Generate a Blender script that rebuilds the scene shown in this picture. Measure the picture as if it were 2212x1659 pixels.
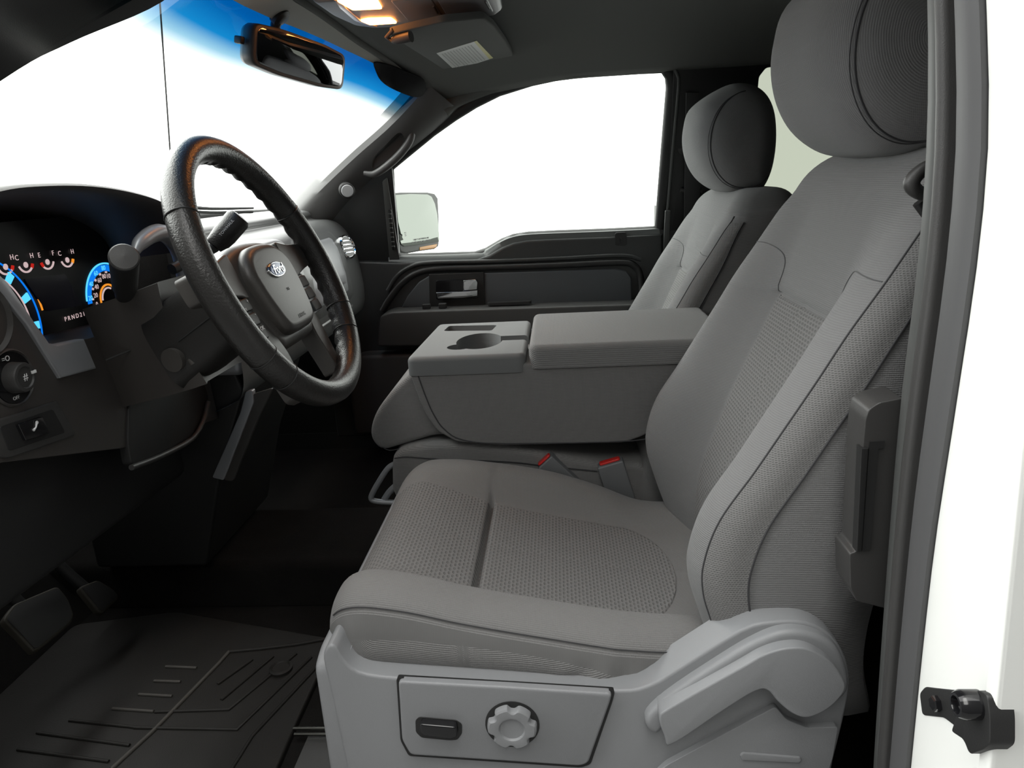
import bpy, bmesh, math, random
from mathutils import Vector, Matrix

# ---------------------------------------------------------------- camera, world, exposure
for o in list(bpy.data.objects):
    bpy.data.objects.remove(o, do_unlink=True)
scene = bpy.context.scene
COL = scene.collection
random.seed(7)

cam_data = bpy.data.cameras.new('camera')
cam_data.sensor_fit = 'HORIZONTAL'
cam_data.sensor_width = 36.0
cam_data.lens = 1540.0 * 36.0 / 2212.0
cam_data.clip_start = 0.02
camera = bpy.data.objects.new('camera', cam_data)
COL.objects.link(camera)
_cx, _cy, _cz = [(0.9969, 0.0585, -0.0532), (0.0348, 0.2797, 0.9595), (0.071, -0.9583, 0.2768)]
camera.matrix_world = Matrix(((_cx[0], _cy[0], _cz[0], 0.0), (_cx[1], _cy[1], _cz[1], -1.38),
                              (_cx[2], _cy[2], _cz[2], 0.92), (0, 0, 0, 1)))
scene.camera = camera

world = bpy.data.worlds.new('studio_white')
scene.world = world
world.use_nodes = True
_bg = world.node_tree.nodes['Background']
_bg.inputs[0].default_value = (1.0, 1.0, 0.985, 1)
_bg.inputs[1].default_value = 3.7

# studio softbox: large overhead panel in front of the truck
_sb = bpy.data.lights.new('studio_softbox', 'AREA')
_sb.shape = 'RECTANGLE'
_sb.size = 6.0
_sb.size_y = 3.0
_sb.energy = 300.0
_sb.color = (0.98, 1.0, 0.97)
softbox = bpy.data.objects.new('studio_softbox', _sb)
COL.objects.link(softbox)
softbox.location = (-3.4, 0.9, 3.0)
softbox.rotation_euler = (Vector((0.2, 0.1, 0.75)) - Vector(softbox.location)).to_track_quat('-Z', 'Y').to_euler()

# second softbox: long ceiling panel along the driver's side of the bay
_sc = bpy.data.lights.new('studio_side_softbox', 'AREA')
_sc.shape = 'RECTANGLE'
_sc.size = 5.0
_sc.size_y = 0.8
_sc.energy = 85.0
_sc.color = (1.0, 0.99, 0.95)
side_box = bpy.data.objects.new('studio_side_softbox', _sc)
COL.objects.link(side_box)
side_box.location = (-0.2, -2.7, 3.0)
side_box.rotation_euler = (Vector((0.0, -0.3, 0.4)) - Vector(side_box.location)).to_track_quat('-Z', 'X').to_euler()

vs = scene.view_settings
vs.view_transform = 'Standard'
vs.look = 'None'
vs.exposure = 0.0
vs.gamma = 1.0
vs.use_curve_mapping = False

# ---------------------------------------------------------------- materials
def node(nt, kind, **kw):
    n = nt.nodes.new(kind)
    for k, v in kw.items():
        setattr(n, k, v)
    return n

def plain(name, col, rough=0.5, metal=0.0, spec=0.5, grain=0.0, gscale=900.0, mottling=0.0):
    m = bpy.data.materials.new(name)
    m.use_nodes = True
    nt = m.node_tree
    b = nt.nodes['Principled BSDF']
    b.inputs['Base Color'].default_value = (*col, 1)
    b.inputs['Roughness'].default_value = rough
    b.inputs['Metallic'].default_value = metal
    b.inputs['Specular IOR Level'].default_value = spec
    tc = node(nt, 'ShaderNodeTexCoord')
    if grain > 0:
        nz = node(nt, 'ShaderNodeTexNoise')
        nz.inputs['Scale'].default_value = gscale
        nz.inputs['Detail'].default_value = 2
        nt.links.new(tc.outputs['Object'], nz.inputs['Vector'])
        bp = node(nt, 'ShaderNodeBump')
        bp.inputs['Strength'].default_value = 0.5
        bp.inputs['Distance'].default_value = grain
        nt.links.new(nz.outputs['Fac'], bp.inputs['Height'])
        nt.links.new(bp.outputs['Normal'], b.inputs['Normal'])
    if mottling > 0:
        n2 = node(nt, 'ShaderNodeTexNoise')
        n2.inputs['Scale'].default_value = 14
        n2.inputs['Detail'].default_value = 5
        nt.links.new(tc.outputs['Object'], n2.inputs['Vector'])
        mx = node(nt, 'ShaderNodeMix', data_type='RGBA')
        nt.links.new(n2.outputs['Fac'], mx.inputs['Factor'])
        mx.inputs['A'].default_value = (*[c * (1 - mottling) for c in col], 1)
        mx.inputs['B'].default_value = (*[c * (1 + mottling) for c in col], 1)
        nt.links.new(mx.outputs['Result'], b.inputs['Base Color'])
    return m

def math_node(nt, op, a=None, b=None, c=None):
    n = node(nt, 'ShaderNodeMath', operation=op)
    for i, v in enumerate((a, b, c)):
        if v is None:
            continue
        if isinstance(v, (int, float)):
            n.inputs[i].default_value = v
        else:
            nt.links.new(v, n.inputs[i])
    return n.outputs[0]

def ribbed(name, col, pitch=0.0026, depth=0.00035, axis='Y'):
    m = plain(name, col, 0.92, spec=0.15)
    nt = m.node_tree
    b = nt.nodes['Principled BSDF']
    b.inputs['Sheen Weight'].default_value = 0.12
    b.inputs['Sheen Roughness'].default_value = 0.5
    uv = node(nt, 'ShaderNodeUVMap')
    sp = node(nt, 'ShaderNodeSeparateXYZ')
    nt.links.new(uv.outputs['UV'], sp.inputs[0])
    s = math_node(nt, 'SINE', math_node(nt, 'MULTIPLY', sp.outputs[axis], 2 * math.pi / pitch))
    s2 = math_node(nt, 'SINE', math_node(nt, 'MULTIPLY', sp.outputs['X' if axis == 'Y' else 'Y'], 2 * math.pi / 0.0022))
    tot = math_node(nt, 'MULTIPLY_ADD', s2, 0.35, s)
    nz = node(nt, 'ShaderNodeTexNoise')
    nz.inputs['Scale'].default_value = 700
    nt.links.new(uv.outputs['UV'], nz.inputs['Vector'])
    tot = math_node(nt, 'MULTIPLY_ADD', nz.outputs['Fac'], 1.2, tot)
    bp = node(nt, 'ShaderNodeBump')
    bp.inputs['Strength'].default_value = 0.55
    bp.inputs['Distance'].default_value = depth
    nt.links.new(tot, bp.inputs['Height'])
    nt.links.new(bp.outputs['Normal'], b.inputs['Normal'])
    mr = node(nt, 'ShaderNodeMapRange')
    mr.inputs['From Min'].default_value = -0.8
    mr.inputs['From Max'].default_value = 2.0
    nt.links.new(tot, mr.inputs['Value'])
    mx = node(nt, 'ShaderNodeMix', data_type='RGBA')
    nt.links.new(mr.outputs['Result'], mx.inputs['Factor'])
    mx.inputs['A'].default_value = (*[c * 0.91 for c in col], 1)
    mx.inputs['B'].default_value = (*[c * 1.07 for c in col], 1)
    nt.links.new(mx.outputs['Result'], b.inputs['Base Color'])
    return m

def dimpled(name, col, pu=0.0096, pv=0.0054):
    """knitted cloth with rows of small staggered dimples (uv in metres)"""
    m = plain(name, col, 0.95, spec=0.1)
    nt = m.node_tree
    b = nt.nodes['Principled BSDF']
    uv = node(nt, 'ShaderNodeUVMap')
    sp = node(nt, 'ShaderNodeSeparateXYZ')
    nt.links.new(uv.outputs['UV'], sp.inputs[0])
    v = math_node(nt, 'DIVIDE', sp.outputs['Y'], pv)
    row = math_node(nt, 'FLOOR', v)
    sh = math_node(nt, 'MULTIPLY', math_node(nt, 'MODULO', row, 2.0), 0.5)
    u_ = math_node(nt, 'ADD', math_node(nt, 'DIVIDE', sp.outputs['X'], pu), sh)
    fu = math_node(nt, 'SUBTRACT', math_node(nt, 'FRACT', u_), 0.5)
    fv = math_node(nt, 'SUBTRACT', math_node(nt, 'FRACT', v), 0.5)
    d = math_node(nt, 'ADD', math_node(nt, 'POWER', math_node(nt, 'DIVIDE', fu, 0.34), 2.0),
                  math_node(nt, 'POWER', math_node(nt, 'DIVIDE', fv, 0.27), 2.0))
    mr = node(nt, 'ShaderNodeMapRange', interpolation_type='SMOOTHSTEP')
    mr.inputs['From Min'].default_value = 0.45
    mr.inputs['From Max'].default_value = 1.5
    nt.links.new(d, mr.inputs['Value'])
    nz = node(nt, 'ShaderNodeTexNoise')
    nz.inputs['Scale'].default_value = 650
    nt.links.new(uv.outputs['UV'], nz.inputs['Vector'])
    hgt = math_node(nt, 'MULTIPLY_ADD', nz.outputs['Fac'], 0.5, mr.outputs['Result'])
    bp = node(nt, 'ShaderNodeBump')
    bp.inputs['Strength'].default_value = 0.7
    bp.inputs['Distance'].default_value = 0.0011
    nt.links.new(hgt, bp.inputs['Height'])
    nt.links.new(bp.outputs['Normal'], b.inputs['Normal'])
    mx = node(nt, 'ShaderNodeMix', data_type='RGBA')
    nt.links.new(mr.outputs['Result'], mx.inputs['Factor'])
    mx.inputs['A'].default_value = (*[c * 0.74 for c in col], 1)
    mx.inputs['B'].default_value = (*col, 1)
    nt.links.new(mx.outputs['Result'], b.inputs['Base Color'])
    return m

def emit(name, col, strength):
    m = bpy.data.materials.new(name)
    m.use_nodes = True
    nt = m.node_tree
    nt.nodes.remove(nt.nodes['Principled BSDF'])
    e = node(nt, 'ShaderNodeEmission')
    e.inputs[0].default_value = (*col, 1)
    e.inputs[1].default_value = strength
    nt.links.new(e.outputs[0], nt.nodes['Material Output'].inputs[0])
    return m

def glass(name, tint=(1, 1, 1), gloss=0.5):
    m = bpy.data.materials.new(name)
    m.use_nodes = True
    nt = m.node_tree
    nt.nodes.remove(nt.nodes['Principled BSDF'])
    t = node(nt, 'ShaderNodeBsdfTransparent')
    t.inputs[0].default_value = (*tint, 1)
    g = node(nt, 'ShaderNodeBsdfGlossy')
    g.inputs['Roughness'].default_value = 0.02
    fr = node(nt, 'ShaderNodeFresnel')
    geo = node(nt, 'ShaderNodeNewGeometry')
    ior = math_node(nt, 'MULTIPLY_ADD', geo.outputs['Backfacing'], 1 / 1.45 - 1.45, 1.45)
    nt.links.new(ior, fr.inputs['IOR'])
    mx = node(nt, 'ShaderNodeMixShader')
    nt.links.new(math_node(nt, 'MULTIPLY', fr.outputs[0], gloss), mx.inputs[0])
    nt.links.new(t.outputs[0], mx.inputs[1])
    nt.links.new(g.outputs[0], mx.inputs[2])
    nt.links.new(mx.outputs[0], nt.nodes['Material Output'].inputs[0])
    return m

def windshield_glass():
    """clear glass with a blue shade band fading in towards the top edge and a grey dotted strip at the header (uv: x across, y 0 bottom..1 top)"""
    m = glass('windshield_glass', (0.97, 0.99, 0.97), 0.2)
    nt = m.node_tree
    t = [n for n in nt.nodes if n.type == 'BSDF_TRANSPARENT'][0]
    uv = node(nt, 'ShaderNodeUVMap')
    sp = node(nt, 'ShaderNodeSeparateXYZ')
    nt.links.new(uv.outputs['UV'], sp.inputs[0])
    ramp = node(nt, 'ShaderNodeValToRGB')
    cr = ramp.color_ramp
    cr.elements[0].position = 0.0
    cr.elements[0].color = (0.97, 0.99, 0.97, 1)
    cr.elements[1].position = 1.0
    cr.elements[1].color = (0.0, 0.014, 0.065, 1)
    for p, c in ((0.69, (0.97, 0.99, 0.97)), (0.725, (0.28, 0.32, 0.34)), (0.755, (0.10, 0.19, 0.245)), (0.80, (0.002, 0.072, 0.18)), (0.88, (0.0, 0.030, 0.115))):
        e = cr.elements.new(p)
        e.color = (*c, 1)
    nt.links.new(sp.outputs['Y'], ramp.inputs['Fac'])
    nt.links.new(ramp.outputs['Color'], t.inputs[0])
    return m

M = {}
M['cloth'] = ribbed('seat_cloth', (0.205, 0.203, 0.200))
M['cloth_u'] = ribbed('seat_cushion_cloth', (0.205, 0.203, 0.200), axis='X')
M['cloth_side'] = ribbed('seat_cloth_side', (0.205, 0.205, 0.205), 0.0024, 0.0003)
M['insert'] = dimpled('dimpled_cloth', (0.215, 0.213, 0.210))
M['strip'] = dimpled('fine_dimpled_cloth', (0.215, 0.213, 0.210), 0.0034, 0.0026)
M['thread'] = plain('dark_thread', (0.045, 0.045, 0.048), 0.8)
M['shield'] = plain('grey_grained_plastic', (0.235, 0.240, 0.248), 0.45, grain=0.0003, gscale=1200)
M['tray'] = plain('grey_tray_plastic', (0.165, 0.170, 0.171), 0.62, spec=0.22, grain=0.0002, gscale=1200)
M['dark'] = plain('charcoal_plastic', (0.040, 0.039, 0.038), 0.45, grain=0.0003, gscale=1000)
M['darker'] = plain('black_plastic', (0.014, 0.014, 0.014), 0.5, grain=0.0002, gscale=900)
M['dash'] = plain('dash_plastic', (0.052, 0.047, 0.044), 0.5, grain=0.0004, gscale=900)
M['dashtop'] = plain('dash_top_plastic', (0.10, 0.103, 0.103), 0.30, spec=0.8, grain=0.0004, gscale=900)
M['gloss_black'] = plain('gloss_black', (0.008, 0.008, 0.009), 0.12)
M['leather'] = plain('black_leather', (0.020, 0.019, 0.018), 0.36, grain=0.0012, gscale=420)
M['hub'] = plain('hub_plastic', (0.060, 0.056, 0.052), 0.42, grain=0.0003, gscale=900)
M['silver'] = plain('satin_grey_trim', (0.34, 0.35, 0.365), 0.38, metal=0.3, grain=0.0001)
M['chrome'] = plain('chrome', (0.85, 0.86, 0.87), 0.08, metal=1.0)
M['steel'] = plain('dark_steel', (0.12, 0.12, 0.11), 0.3, metal=1.0)
M['liner'] = plain('headliner_cloth', (0.125, 0.128, 0.122), 0.95, spec=0.1, grain=0.0005, gscale=700)
M['pillar'] = plain('pillar_plastic', (0.075, 0.074, 0.073), 0.42, grain=0.0004, gscale=900)
M['door'] = plain('door_plastic', (0.029, 0.031, 0.031), 0.42, grain=0.0004, gscale=900)
M['ledge'] = plain('door_ledge_plastic', (0.10, 0.107, 0.105), 0.32, grain=0.0003, gscale=900)
M['face'] = plain('cluster_black', (0.006, 0.006, 0.007), 0.4, spec=0.25)
M['doorinsert'] = plain('door_insert_cloth', (0.060, 0.066, 0.072), 0.6, grain=0.0003, gscale=900)
M['armrest'] = plain('armrest_vinyl', (0.055, 0.055, 0.054), 0.5, grain=0.0004, gscale=800)
M['carpet'] = plain('black_carpet', (0.012, 0.0115, 0.011), 1.0, spec=0.05, grain=0.003, gscale=500, mottling=0.3)
M['mat'] = plain('black_rubber_mat', (0.014, 0.0132, 0.012), 0.6, spec=0.3, grain=0.0006, gscale=500, mottling=0.35)
M['rubber'] = plain('black_rubber', (0.016, 0.016, 0.016), 0.55)
M['cap'] = plain('pale_grey_cap', (0.40, 0.41, 0.42), 0.4)
M['seam'] = plain('grey_seam', (0.11, 0.11, 0.112), 0.9)
M['shroud'] = plain('shroud_plastic', (0.016, 0.015, 0.014), 0.5, grain=0.0004, gscale=900)
M['outer_seal'] = plain('outer_grey_seal', (0.066, 0.066, 0.068), 0.55)
M['seal'] = plain('grey_seal', (0.060, 0.062, 0.060), 0.5)
M['pedal'] = plain('dusty_pedal_rubber', (0.028, 0.025, 0.018), 0.7, mottling=0.4, grain=0.0008, gscale=300)
M['red'] = plain('red_button', (0.72, 0.035, 0.030), 0.3)
M['buckle'] = plain('grey_buckle', (0.16, 0.165, 0.17), 0.42)
M['paint'] = plain('white_paint', (0.83, 0.84, 0.81), 0.18)
M['mirrorglass'] = plain('mirror_glass', (0.185, 0.200, 0.182), 0.02, metal=1.0)
M['cabinmirror'] = plain('cabin_mirror_glass', (0.22, 0.22, 0.23), 0.03, metal=1.0)
M['amber'] = plain('amber_lens', (0.42, 0.22, 0.08), 0.2)
M['label'] = plain('paper_label', (0.55, 0.56, 0.55), 0.6)
M['yellow'] = plain('yellow_label', (0.50, 0.46, 0.16), 0.6)
M['print'] = plain('grey_print', (0.20, 0.20, 0.20), 0.7)
M['white_print'] = plain('white_print', (0.75, 0.75, 0.75), 0.5)
M['screen'] = plain('dark_screen', (0.022, 0.018, 0.035), 0.15)
M['emblem'] = plain('emblem_blue', (0.030, 0.045, 0.10), 0.15, metal=0.4)
M['lamp'] = emit('lamp_glow', (1.0, 0.33, 0.075), 20.0)
M['lampedge'] = plain('lamp_lens_edge', (0.75, 0.55, 0.45), 0.2)
M['glow_blue'] = emit('blue_glow', (0.004, 0.22, 0.95), 0.9)
M['glow_cyan'] = emit('cyan_glow', (0.10, 0.62, 1.0), 1.2)
M['glow_text'] = emit('pink_white_glow', (0.80, 0.60, 0.60), 0.75)
M['glow_white'] = emit('white_glow', (0.9, 0.88, 0.95), 1.2)
M['glow_orange'] = emit('orange_glow', (1.0, 0.33, 0.03), 0.9)
M['glow_red'] = emit('red_glow', (0.8, 0.03, 0.02), 0.6)
M['glow_purple'] = emit('purple_glow', (0.35, 0.08, 0.8), 1.0)
M['clear'] = glass('side_glass', (0.97, 0.99, 0.97), 0.4)
M['tinted'] = glass('tinted_glass', (0.392, 0.408, 0.370), 0.3)
M['windshield'] = windshield_glass()
M['ground'] = plain('studio_floor', (0.15, 0.15, 0.148), 0.6)
M['light_block'] = plain('light_block_wall', (0.05, 0.05, 0.049), 0.8, mottling=0.05)

# ---------------------------------------------------------------- object helpers
def tag(o, label=None, cat=None, group=None, kind=None):
    if label: o['label'] = label
    if cat: o['category'] = cat
    if group: o['group'] = group
    if kind: o['kind'] = kind
    return o

def thing(name, label, cat, loc, group=None):
    o = bpy.data.objects.new(name, None)
    COL.objects.link(o)
    o.location = loc
    o.empty_display_size = 0.05
    return tag(o, label, cat, group)

def world_offset(parent):
    v = Vector((0, 0, 0))
    while parent is not None:
        v += Vector(parent.location)
        parent = parent.parent
    return v

def add(name, verts, faces, mat, parent=None, smooth=True, angle=35, uvs=None, label=None):
    me = bpy.data.meshes.new(name)
    off = world_offset(parent)
    me.from_pydata([tuple(Vector(v) - off) for v in verts], [], faces)
    bm = bmesh.new()
    bm.from_mesh(me)
    if uvs is not None:
        lay = bm.loops.layers.uv.new('UVMap')
        bm.verts.ensure_lookup_table()
        for f in bm.faces:
            for l in f.loops:
                l[lay].uv = uvs[l.vert.index]
    bmesh.ops.recalc_face_normals(bm, faces=bm.faces)
    bm.to_mesh(me)
    bm.free()
    if smooth:
        me.shade_smooth()
        me.set_sharp_from_angle(angle=math.radians(angle))
    me.materials.append(M[mat] if isinstance(mat, str) else mat)
    o = bpy.data.objects.new(name, me)
    COL.objects.link(o)
    if parent is not None:
        o.parent = parent
    if label:
        o['label'] = label
    return o

def interp(tab, x):
    if x <= tab[0][0]: return tab[0][1]
    for (a, va), (b, vb) in zip(tab, tab[1:]):
        if x <= b:
            t = (x - a) / (b - a)
            return va + (vb - va) * t
    return tab[-1][1]

def sinterp(tab, x):
    """smooth (Catmull-Rom) table lookup"""
    n = len(tab)
    if x <= tab[0][0]: return tab[0][1]
    if x >= tab[-1][0]: return tab[-1][1]
    for i in range(n - 1):
        if x <= tab[i + 1][0]:
            break
    x0, y0 = tab[i]; x1, y1 = tab[i + 1]
    h = x1 - x0
    m0 = (y1 - tab[i - 1][1]) / (x1 - tab[i - 1][0]) if i > 0 else (y1 - y0) / h
    m1 = (tab[i + 2][1] - y0) / (tab[i + 2][0] - x0) if i + 2 < n else (y1 - y0) / h
    t = (x - x0) / h
    return (2*t**3 - 3*t**2 + 1)*y0 + (t**3 - 2*t**2 + t)*h*m0 + (-2*t**3 + 3*t**2)*y1 + (t**3 - t**2)*h*m1

def sstep(a, b, x):
    t = max(0.0, min(1.0, (x - a) / (b - a)))
    return t * t * (3 - 2 * t)

def curve(pts, n=8, closed=False):
    """Catmull-Rom through points"""
    P = [Vector(p) for p in pts]
    out = []
    N = len(P)
    rng = range(N) if closed else range(N - 1)
    for i in rng:
        p0 = P[(i - 1) % N] if closed or i > 0 else P[i] * 2 - P[i + 1]
        p1 = P[i]
        p2 = P[(i + 1) % N]
        p3 = P[(i + 2) % N] if closed or i + 2 < N else p2 * 2 - p1
        for k in range(n):
            t = k / n
            out.append(0.5 * ((2 * p1) + (p2 - p0) * t + (2*p0 - 5*p1 + 4*p2 - p3) * t*t + (3*p1 - p0 - 3*p2 + p3) * t**3))
    if not closed:
        out.append(P[-1])
    return out

def fillet(pts, r, seg=5):
    """round the corners of a closed 2-D polygon"""
    out = []
    n = len(pts)
    P = [Vector((p[0], p[1])) for p in pts]
    for i in range(n):
        rr = r[i] if isinstance(r, (list, tuple)) else r
        p0, p1, p2 = P[i - 1], P[i], P[(i + 1) % n]
        a, b = (p0 - p1), (p2 - p1)
        la, lb = a.length, b.length
        if la < 1e-7 or lb < 1e-7:
            continue
        a /= la; b /= lb
        d = min(rr, la * 0.48, lb * 0.48)
        if d < 1e-5:
            out.append(p1); continue
        s, e = p1 + a * d, p1 + b * d
        for k in range(seg + 1):
            t = k / seg
            out.append((1-t)**2 * s + 2*t*(1-t) * p1 + t*t * e)
    return out

def inset_poly(P, d):
    n = len(P)
    area = sum(P[i - 1].x * P[i].y - P[i].x * P[i - 1].y for i in range(n))
    sg = 1 if area > 0 else -1
    out = []
    for i in range(n):
        e1 = (P[i] - P[i - 1]); e2 = (P[(i + 1) % n] - P[i])
        if e1.length < 1e-9: e1 = e2
        if e2.length < 1e-9: e2 = e1
        e1 = e1.normalized(); e2 = e2.normalized()
        n1 = Vector((-e1.y, e1.x)) * sg; n2 = Vector((-e2.y, e2.x)) * sg
        m = (n1 + n2) / max(0.35, 1 + n1.dot(n2))
        out.append(P[i] + m * d)
    return out

def safe_inset(P, r):
    """largest rim radius up to r that does not fold the outline over itself"""
    n = len(P)
    for _ in range(14):
        if r <= 1e-6: return 0.0
        Q = inset_poly(P, r)
        if all((Q[i] - Q[i-1]).dot(P[i] - P[i-1]) > -1e-12 for i in range(n)):
            return r
        r *= 0.75
    return 0.0

def slab(name, pts2, o, a, b, n, depth, r, mat, parent=None, seg=4, label=None, angle=35):
    """solid slab: outline pts2 in the plane (o,a,b), growing along n by depth, outer rim rounded by r; base plane is at depth 0"""
    P = [Vector((p[0], p[1])) for p in pts2]
    o = Vector(o); a = Vector(a); b = Vector(b); n = Vector(n)
    N = len(P)
    verts = []; faces = []; uv = []
    rings = [(0.0, 0.0)]
    r = safe_inset(P, min(r, depth * 0.999))
    if r <= 1e-6:
        rings.append((0.0, depth))
    else:
        for k in range(seg + 1):
            t = math.pi / 2 * k / seg
            rings.append((r * (1 - math.cos(t)), depth - r + r * math.sin(t)))
    for ins, h in rings:
        Q = inset_poly(P, ins) if ins > 0 else P
        for q in Q:
            verts.append(o + a * q.x + b * q.y + n * h)
            uv.append((q.x + h * 0.7, q.y + h * 0.7))
    R = len(rings)
    for k in range(R - 1):
        for i in range(N):
            j = (i + 1) % N
            faces.append((k*N + i, k*N + j, (k+1)*N + j, (k+1)*N + i))
    faces.append(tuple(range((R-1)*N, R*N)))
    faces.append(tuple(reversed(range(N))))
    return add(name, verts, faces, mat, parent, uvs=uv, label=label, angle=angle)

EX, EY, EZ = Vector((1, 0, 0)), Vector((0, 1, 0)), Vector((0, 0, 1))

def yslab(name, pts, yfront, yback, r, mat, parent=None, fil=0.0, seg=4, label=None, angle=35):
    """slab whose face looks to -Y; pts are (x, z) or (x, y, z)"""
    p2 = [(p[0], p[-1]) for p in pts]
    if fil: p2 = fillet(p2, fil)
    return slab(name, p2, (0, yback, 0), EX, EZ, -EY, yback - yfront, r, mat, parent, seg, label, angle)

def xslab(name, pts, xfront, xback, r, mat, parent=None, fil=0.0, seg=4, label=None):
    """slab whose face looks to +X; pts are (y, z) or (x, y, z)"""
    p2 = [(p[-2], p[-1]) for p in pts]
    if fil: p2 = fillet(p2, fil)
    return slab(name, p2, (xback, 0, 0), EY, EZ, EX, xfront - xback, r, mat, parent, seg, label)

def zslab(name, pts, ztop, zbot, r, mat, parent=None, fil=0.0, seg=4, label=None):
    p2 = [(p[0], p[1]) for p in pts]
    if fil: p2 = fillet(p2, fil)
    up = ztop > zbot
    return slab(name, p2, (0, 0, zbot), EX, EY, EZ if up else -EZ, abs(ztop - zbot), r, mat, parent, seg, label)

def rect(x0, x1, y0, y1):
    return [(x0, y0), (x1, y0), (x1, y1), (x0, y1)]

def grid(name, rows, mat, parent=None, closed_u=False, caps=False, uvs=None, label=None, angle=50):
    R, N = len(rows), len(rows[0])
    verts = [p for r in rows for p in r]
    faces = []
    for k in range(R - 1):
        for i in range(N if closed_u else N - 1):
            j = (i + 1) % N
            faces.append((k*N + i, k*N + j, (k+1)*N + j, (k+1)*N + i))
    if caps:
        faces.append(tuple(reversed(range(N))))
        faces.append(tuple(range((R-1)*N, R*N)))
    if uvs is None:
        uvs = []
        vv = 0.0
        for k in range(R):
            if k:
                m = N // 4
                vv += (Vector(rows[k][m]) - Vector(rows[k-1][m])).length
            uu = 0.0
            for i in range(N):
                if i: uu += (Vector(rows[k][i]) - Vector(rows[k][i-1])).length
                uvs.append((uu, vv))
    return add(name, verts, faces, mat, parent, uvs=uvs, label=label, angle=angle)

def tube(name, pts, r, mat, parent=None, n=10, closed=False, sm=0, label=None):
    P = [Vector(p) for p in pts]
    if sm: P = curve(P, sm, closed)
    K = len(P)
    rr = r if isinstance(r, (list, tuple)) else None
    rows = []
    t0 = (P[1] - P[0]).normalized()
    ref = EZ if abs(t0.z) < 0.9 else EX
    u = (ref - t0 * ref.dot(t0)).normalized()
    for k in range(K):
        if closed:
            t = (P[(k+1) % K] - P[k-1]).normalized()
        else:
            t = (P[min(k+1, K-1)] - P[max(k-1, 0)]).normalized()
        u = (u - t * u.dot(t)).normalized()
        v = t.cross(u)
        if rr is None: rad = r
        else:
            f = k / max(1, K - 1) * (len(rr) - 1)
            i0 = min(int(f), len(rr) - 2)
            rad = rr[i0] + (rr[i0+1] - rr[i0]) * (f - i0)
        rows.append([P[k] + (u * math.cos(2*math.pi*i/n) + v * math.sin(2*math.pi*i/n)) * rad for i in range(n)])
    if closed:
        rows.append(rows[0])
        return grid(name, rows, mat, parent, closed_u=True, label=label)
    return grid(name, rows, mat, parent, closed_u=True, caps=True, label=label)

def frame_of(n):
    n = Vector(n).normalized()
    ref = EZ if abs(n.z) < 0.9 else EX
    a = ref.cross(n).normalized()
    return a, n.cross(a), n

def lathe(name, prof, o, axis, mat, parent=None, seg=32, label=None, angle=35):
    a, b, n = frame_of(axis)
    o = Vector(o)
    rows = []
    for rad, h in prof:
        rows.append([o + n * h + (a * math.cos(2*math.pi*i/seg) + b * math.sin(2*math.pi*i/seg)) * rad for i in range(seg)])
    return grid(name, rows, mat, parent, closed_u=True, caps=True, label=label, angle=angle)

def text(name, body, o, xd, yd, size, mat, parent=None, extrude=0.0003, shear=0.0, align='CENTER'):
    c = bpy.data.curves.new(name, 'FONT')
    c.body = body
    c.size = size
    c.extrude = extrude
    c.shear = shear
    c.align_x = align
    c.align_y = 'CENTER'
    c.resolution_u = 3
    c.materials.append(M[mat])
    tmp = bpy.data.objects.new(name + '_curve', c)
    COL.objects.link(tmp)
    me = bpy.data.meshes.new_from_object(tmp.evaluated_get(bpy.context.evaluated_depsgraph_get()))
    bpy.data.objects.remove(tmp, do_unlink=True)
    bpy.data.curves.remove(c)
    ob = bpy.data.objects.new(name, me)
    COL.objects.link(ob)
    xd = Vector(xd).normalized()
    yd = Vector(yd)
    yd = (yd - xd * yd.dot(xd)).normalized()
    zd = xd.cross(yd)
    p = Vector(o)
    if parent is not None:
        ob.parent = parent
        p = p - world_offset(parent)
    ob.matrix_local = Matrix(((xd.x, yd.x, zd.x, p.x), (xd.y, yd.y, zd.y, p.y), (xd.z, yd.z, zd.z, p.z), (0, 0, 0, 1)))
    return ob

def cut(ob, cutters):
    for c in cutters:
        md = ob.modifiers.new('cut', 'BOOLEAN')
        md.operation = 'DIFFERENCE'
        md.solver = 'MANIFOLD'
        md.object = c
    bpy.context.view_layer.update()
    dg = bpy.context.evaluated_depsgraph_get()
    me = bpy.data.meshes.new_from_object(ob.evaluated_get(dg))
    ob.modifiers.clear()
    old = ob.data
    ob.data = me
    me.shade_smooth()
    me.set_sharp_from_angle(angle=math.radians(30))
    for c in cutters:
        cd = c.data
        bpy.data.objects.remove(c, do_unlink=True)
        bpy.data.meshes.remove(cd)
    return ob

# ================================================================ THE SETTING
g = zslab('ground', [(7*math.cos(t*math.pi/16), 7*math.sin(t*math.pi/16)) for t in range(32)], -0.62, -0.70, 0.0, 'ground')
tag(g, kind='structure')
bw = yslab('wall_light_block', [(-6.0, -0.62), (8.0, -0.62), (8.0, 6.0), (-6.0, 6.0)], -3.3, -3.2, 0.0, 'light_block')  # unseen dark wall, added to dim the light entering from the camera side
tag(bw, kind='structure')
bw['label'] = 'added dark wall that cuts light from behind the camera'

fl = zslab('floor', rect(-1.25, 1.2, -0.80, 0.82), 0.100, 0.04, 0.0, 'carpet')
tag(fl, kind='structure')
zslab('transmission_tunnel', rect(-1.15, 1.1, -0.13, 0.13), 0.20, 0.102, 0.06, 'carpet', fl, fil=0.03)

# firewall, sloping up from the floor under the dashboard
rows = []
for x, z in ((-0.98, 0.09), (-1.04, 0.14), (-1.16, 0.30), (-1.20, 0.42), (-1.20, 0.86), (-1.24, 0.86), (-1.24, 0.42), (-1.08, 0.09)):
    rows.append([(x, y, z) for y in (-0.80, -0.4, 0.0, 0.4, 0.80)])
wf = grid('wall_front', rows, 'carpet', angle=30)
tag(wf, kind='structure')

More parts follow.
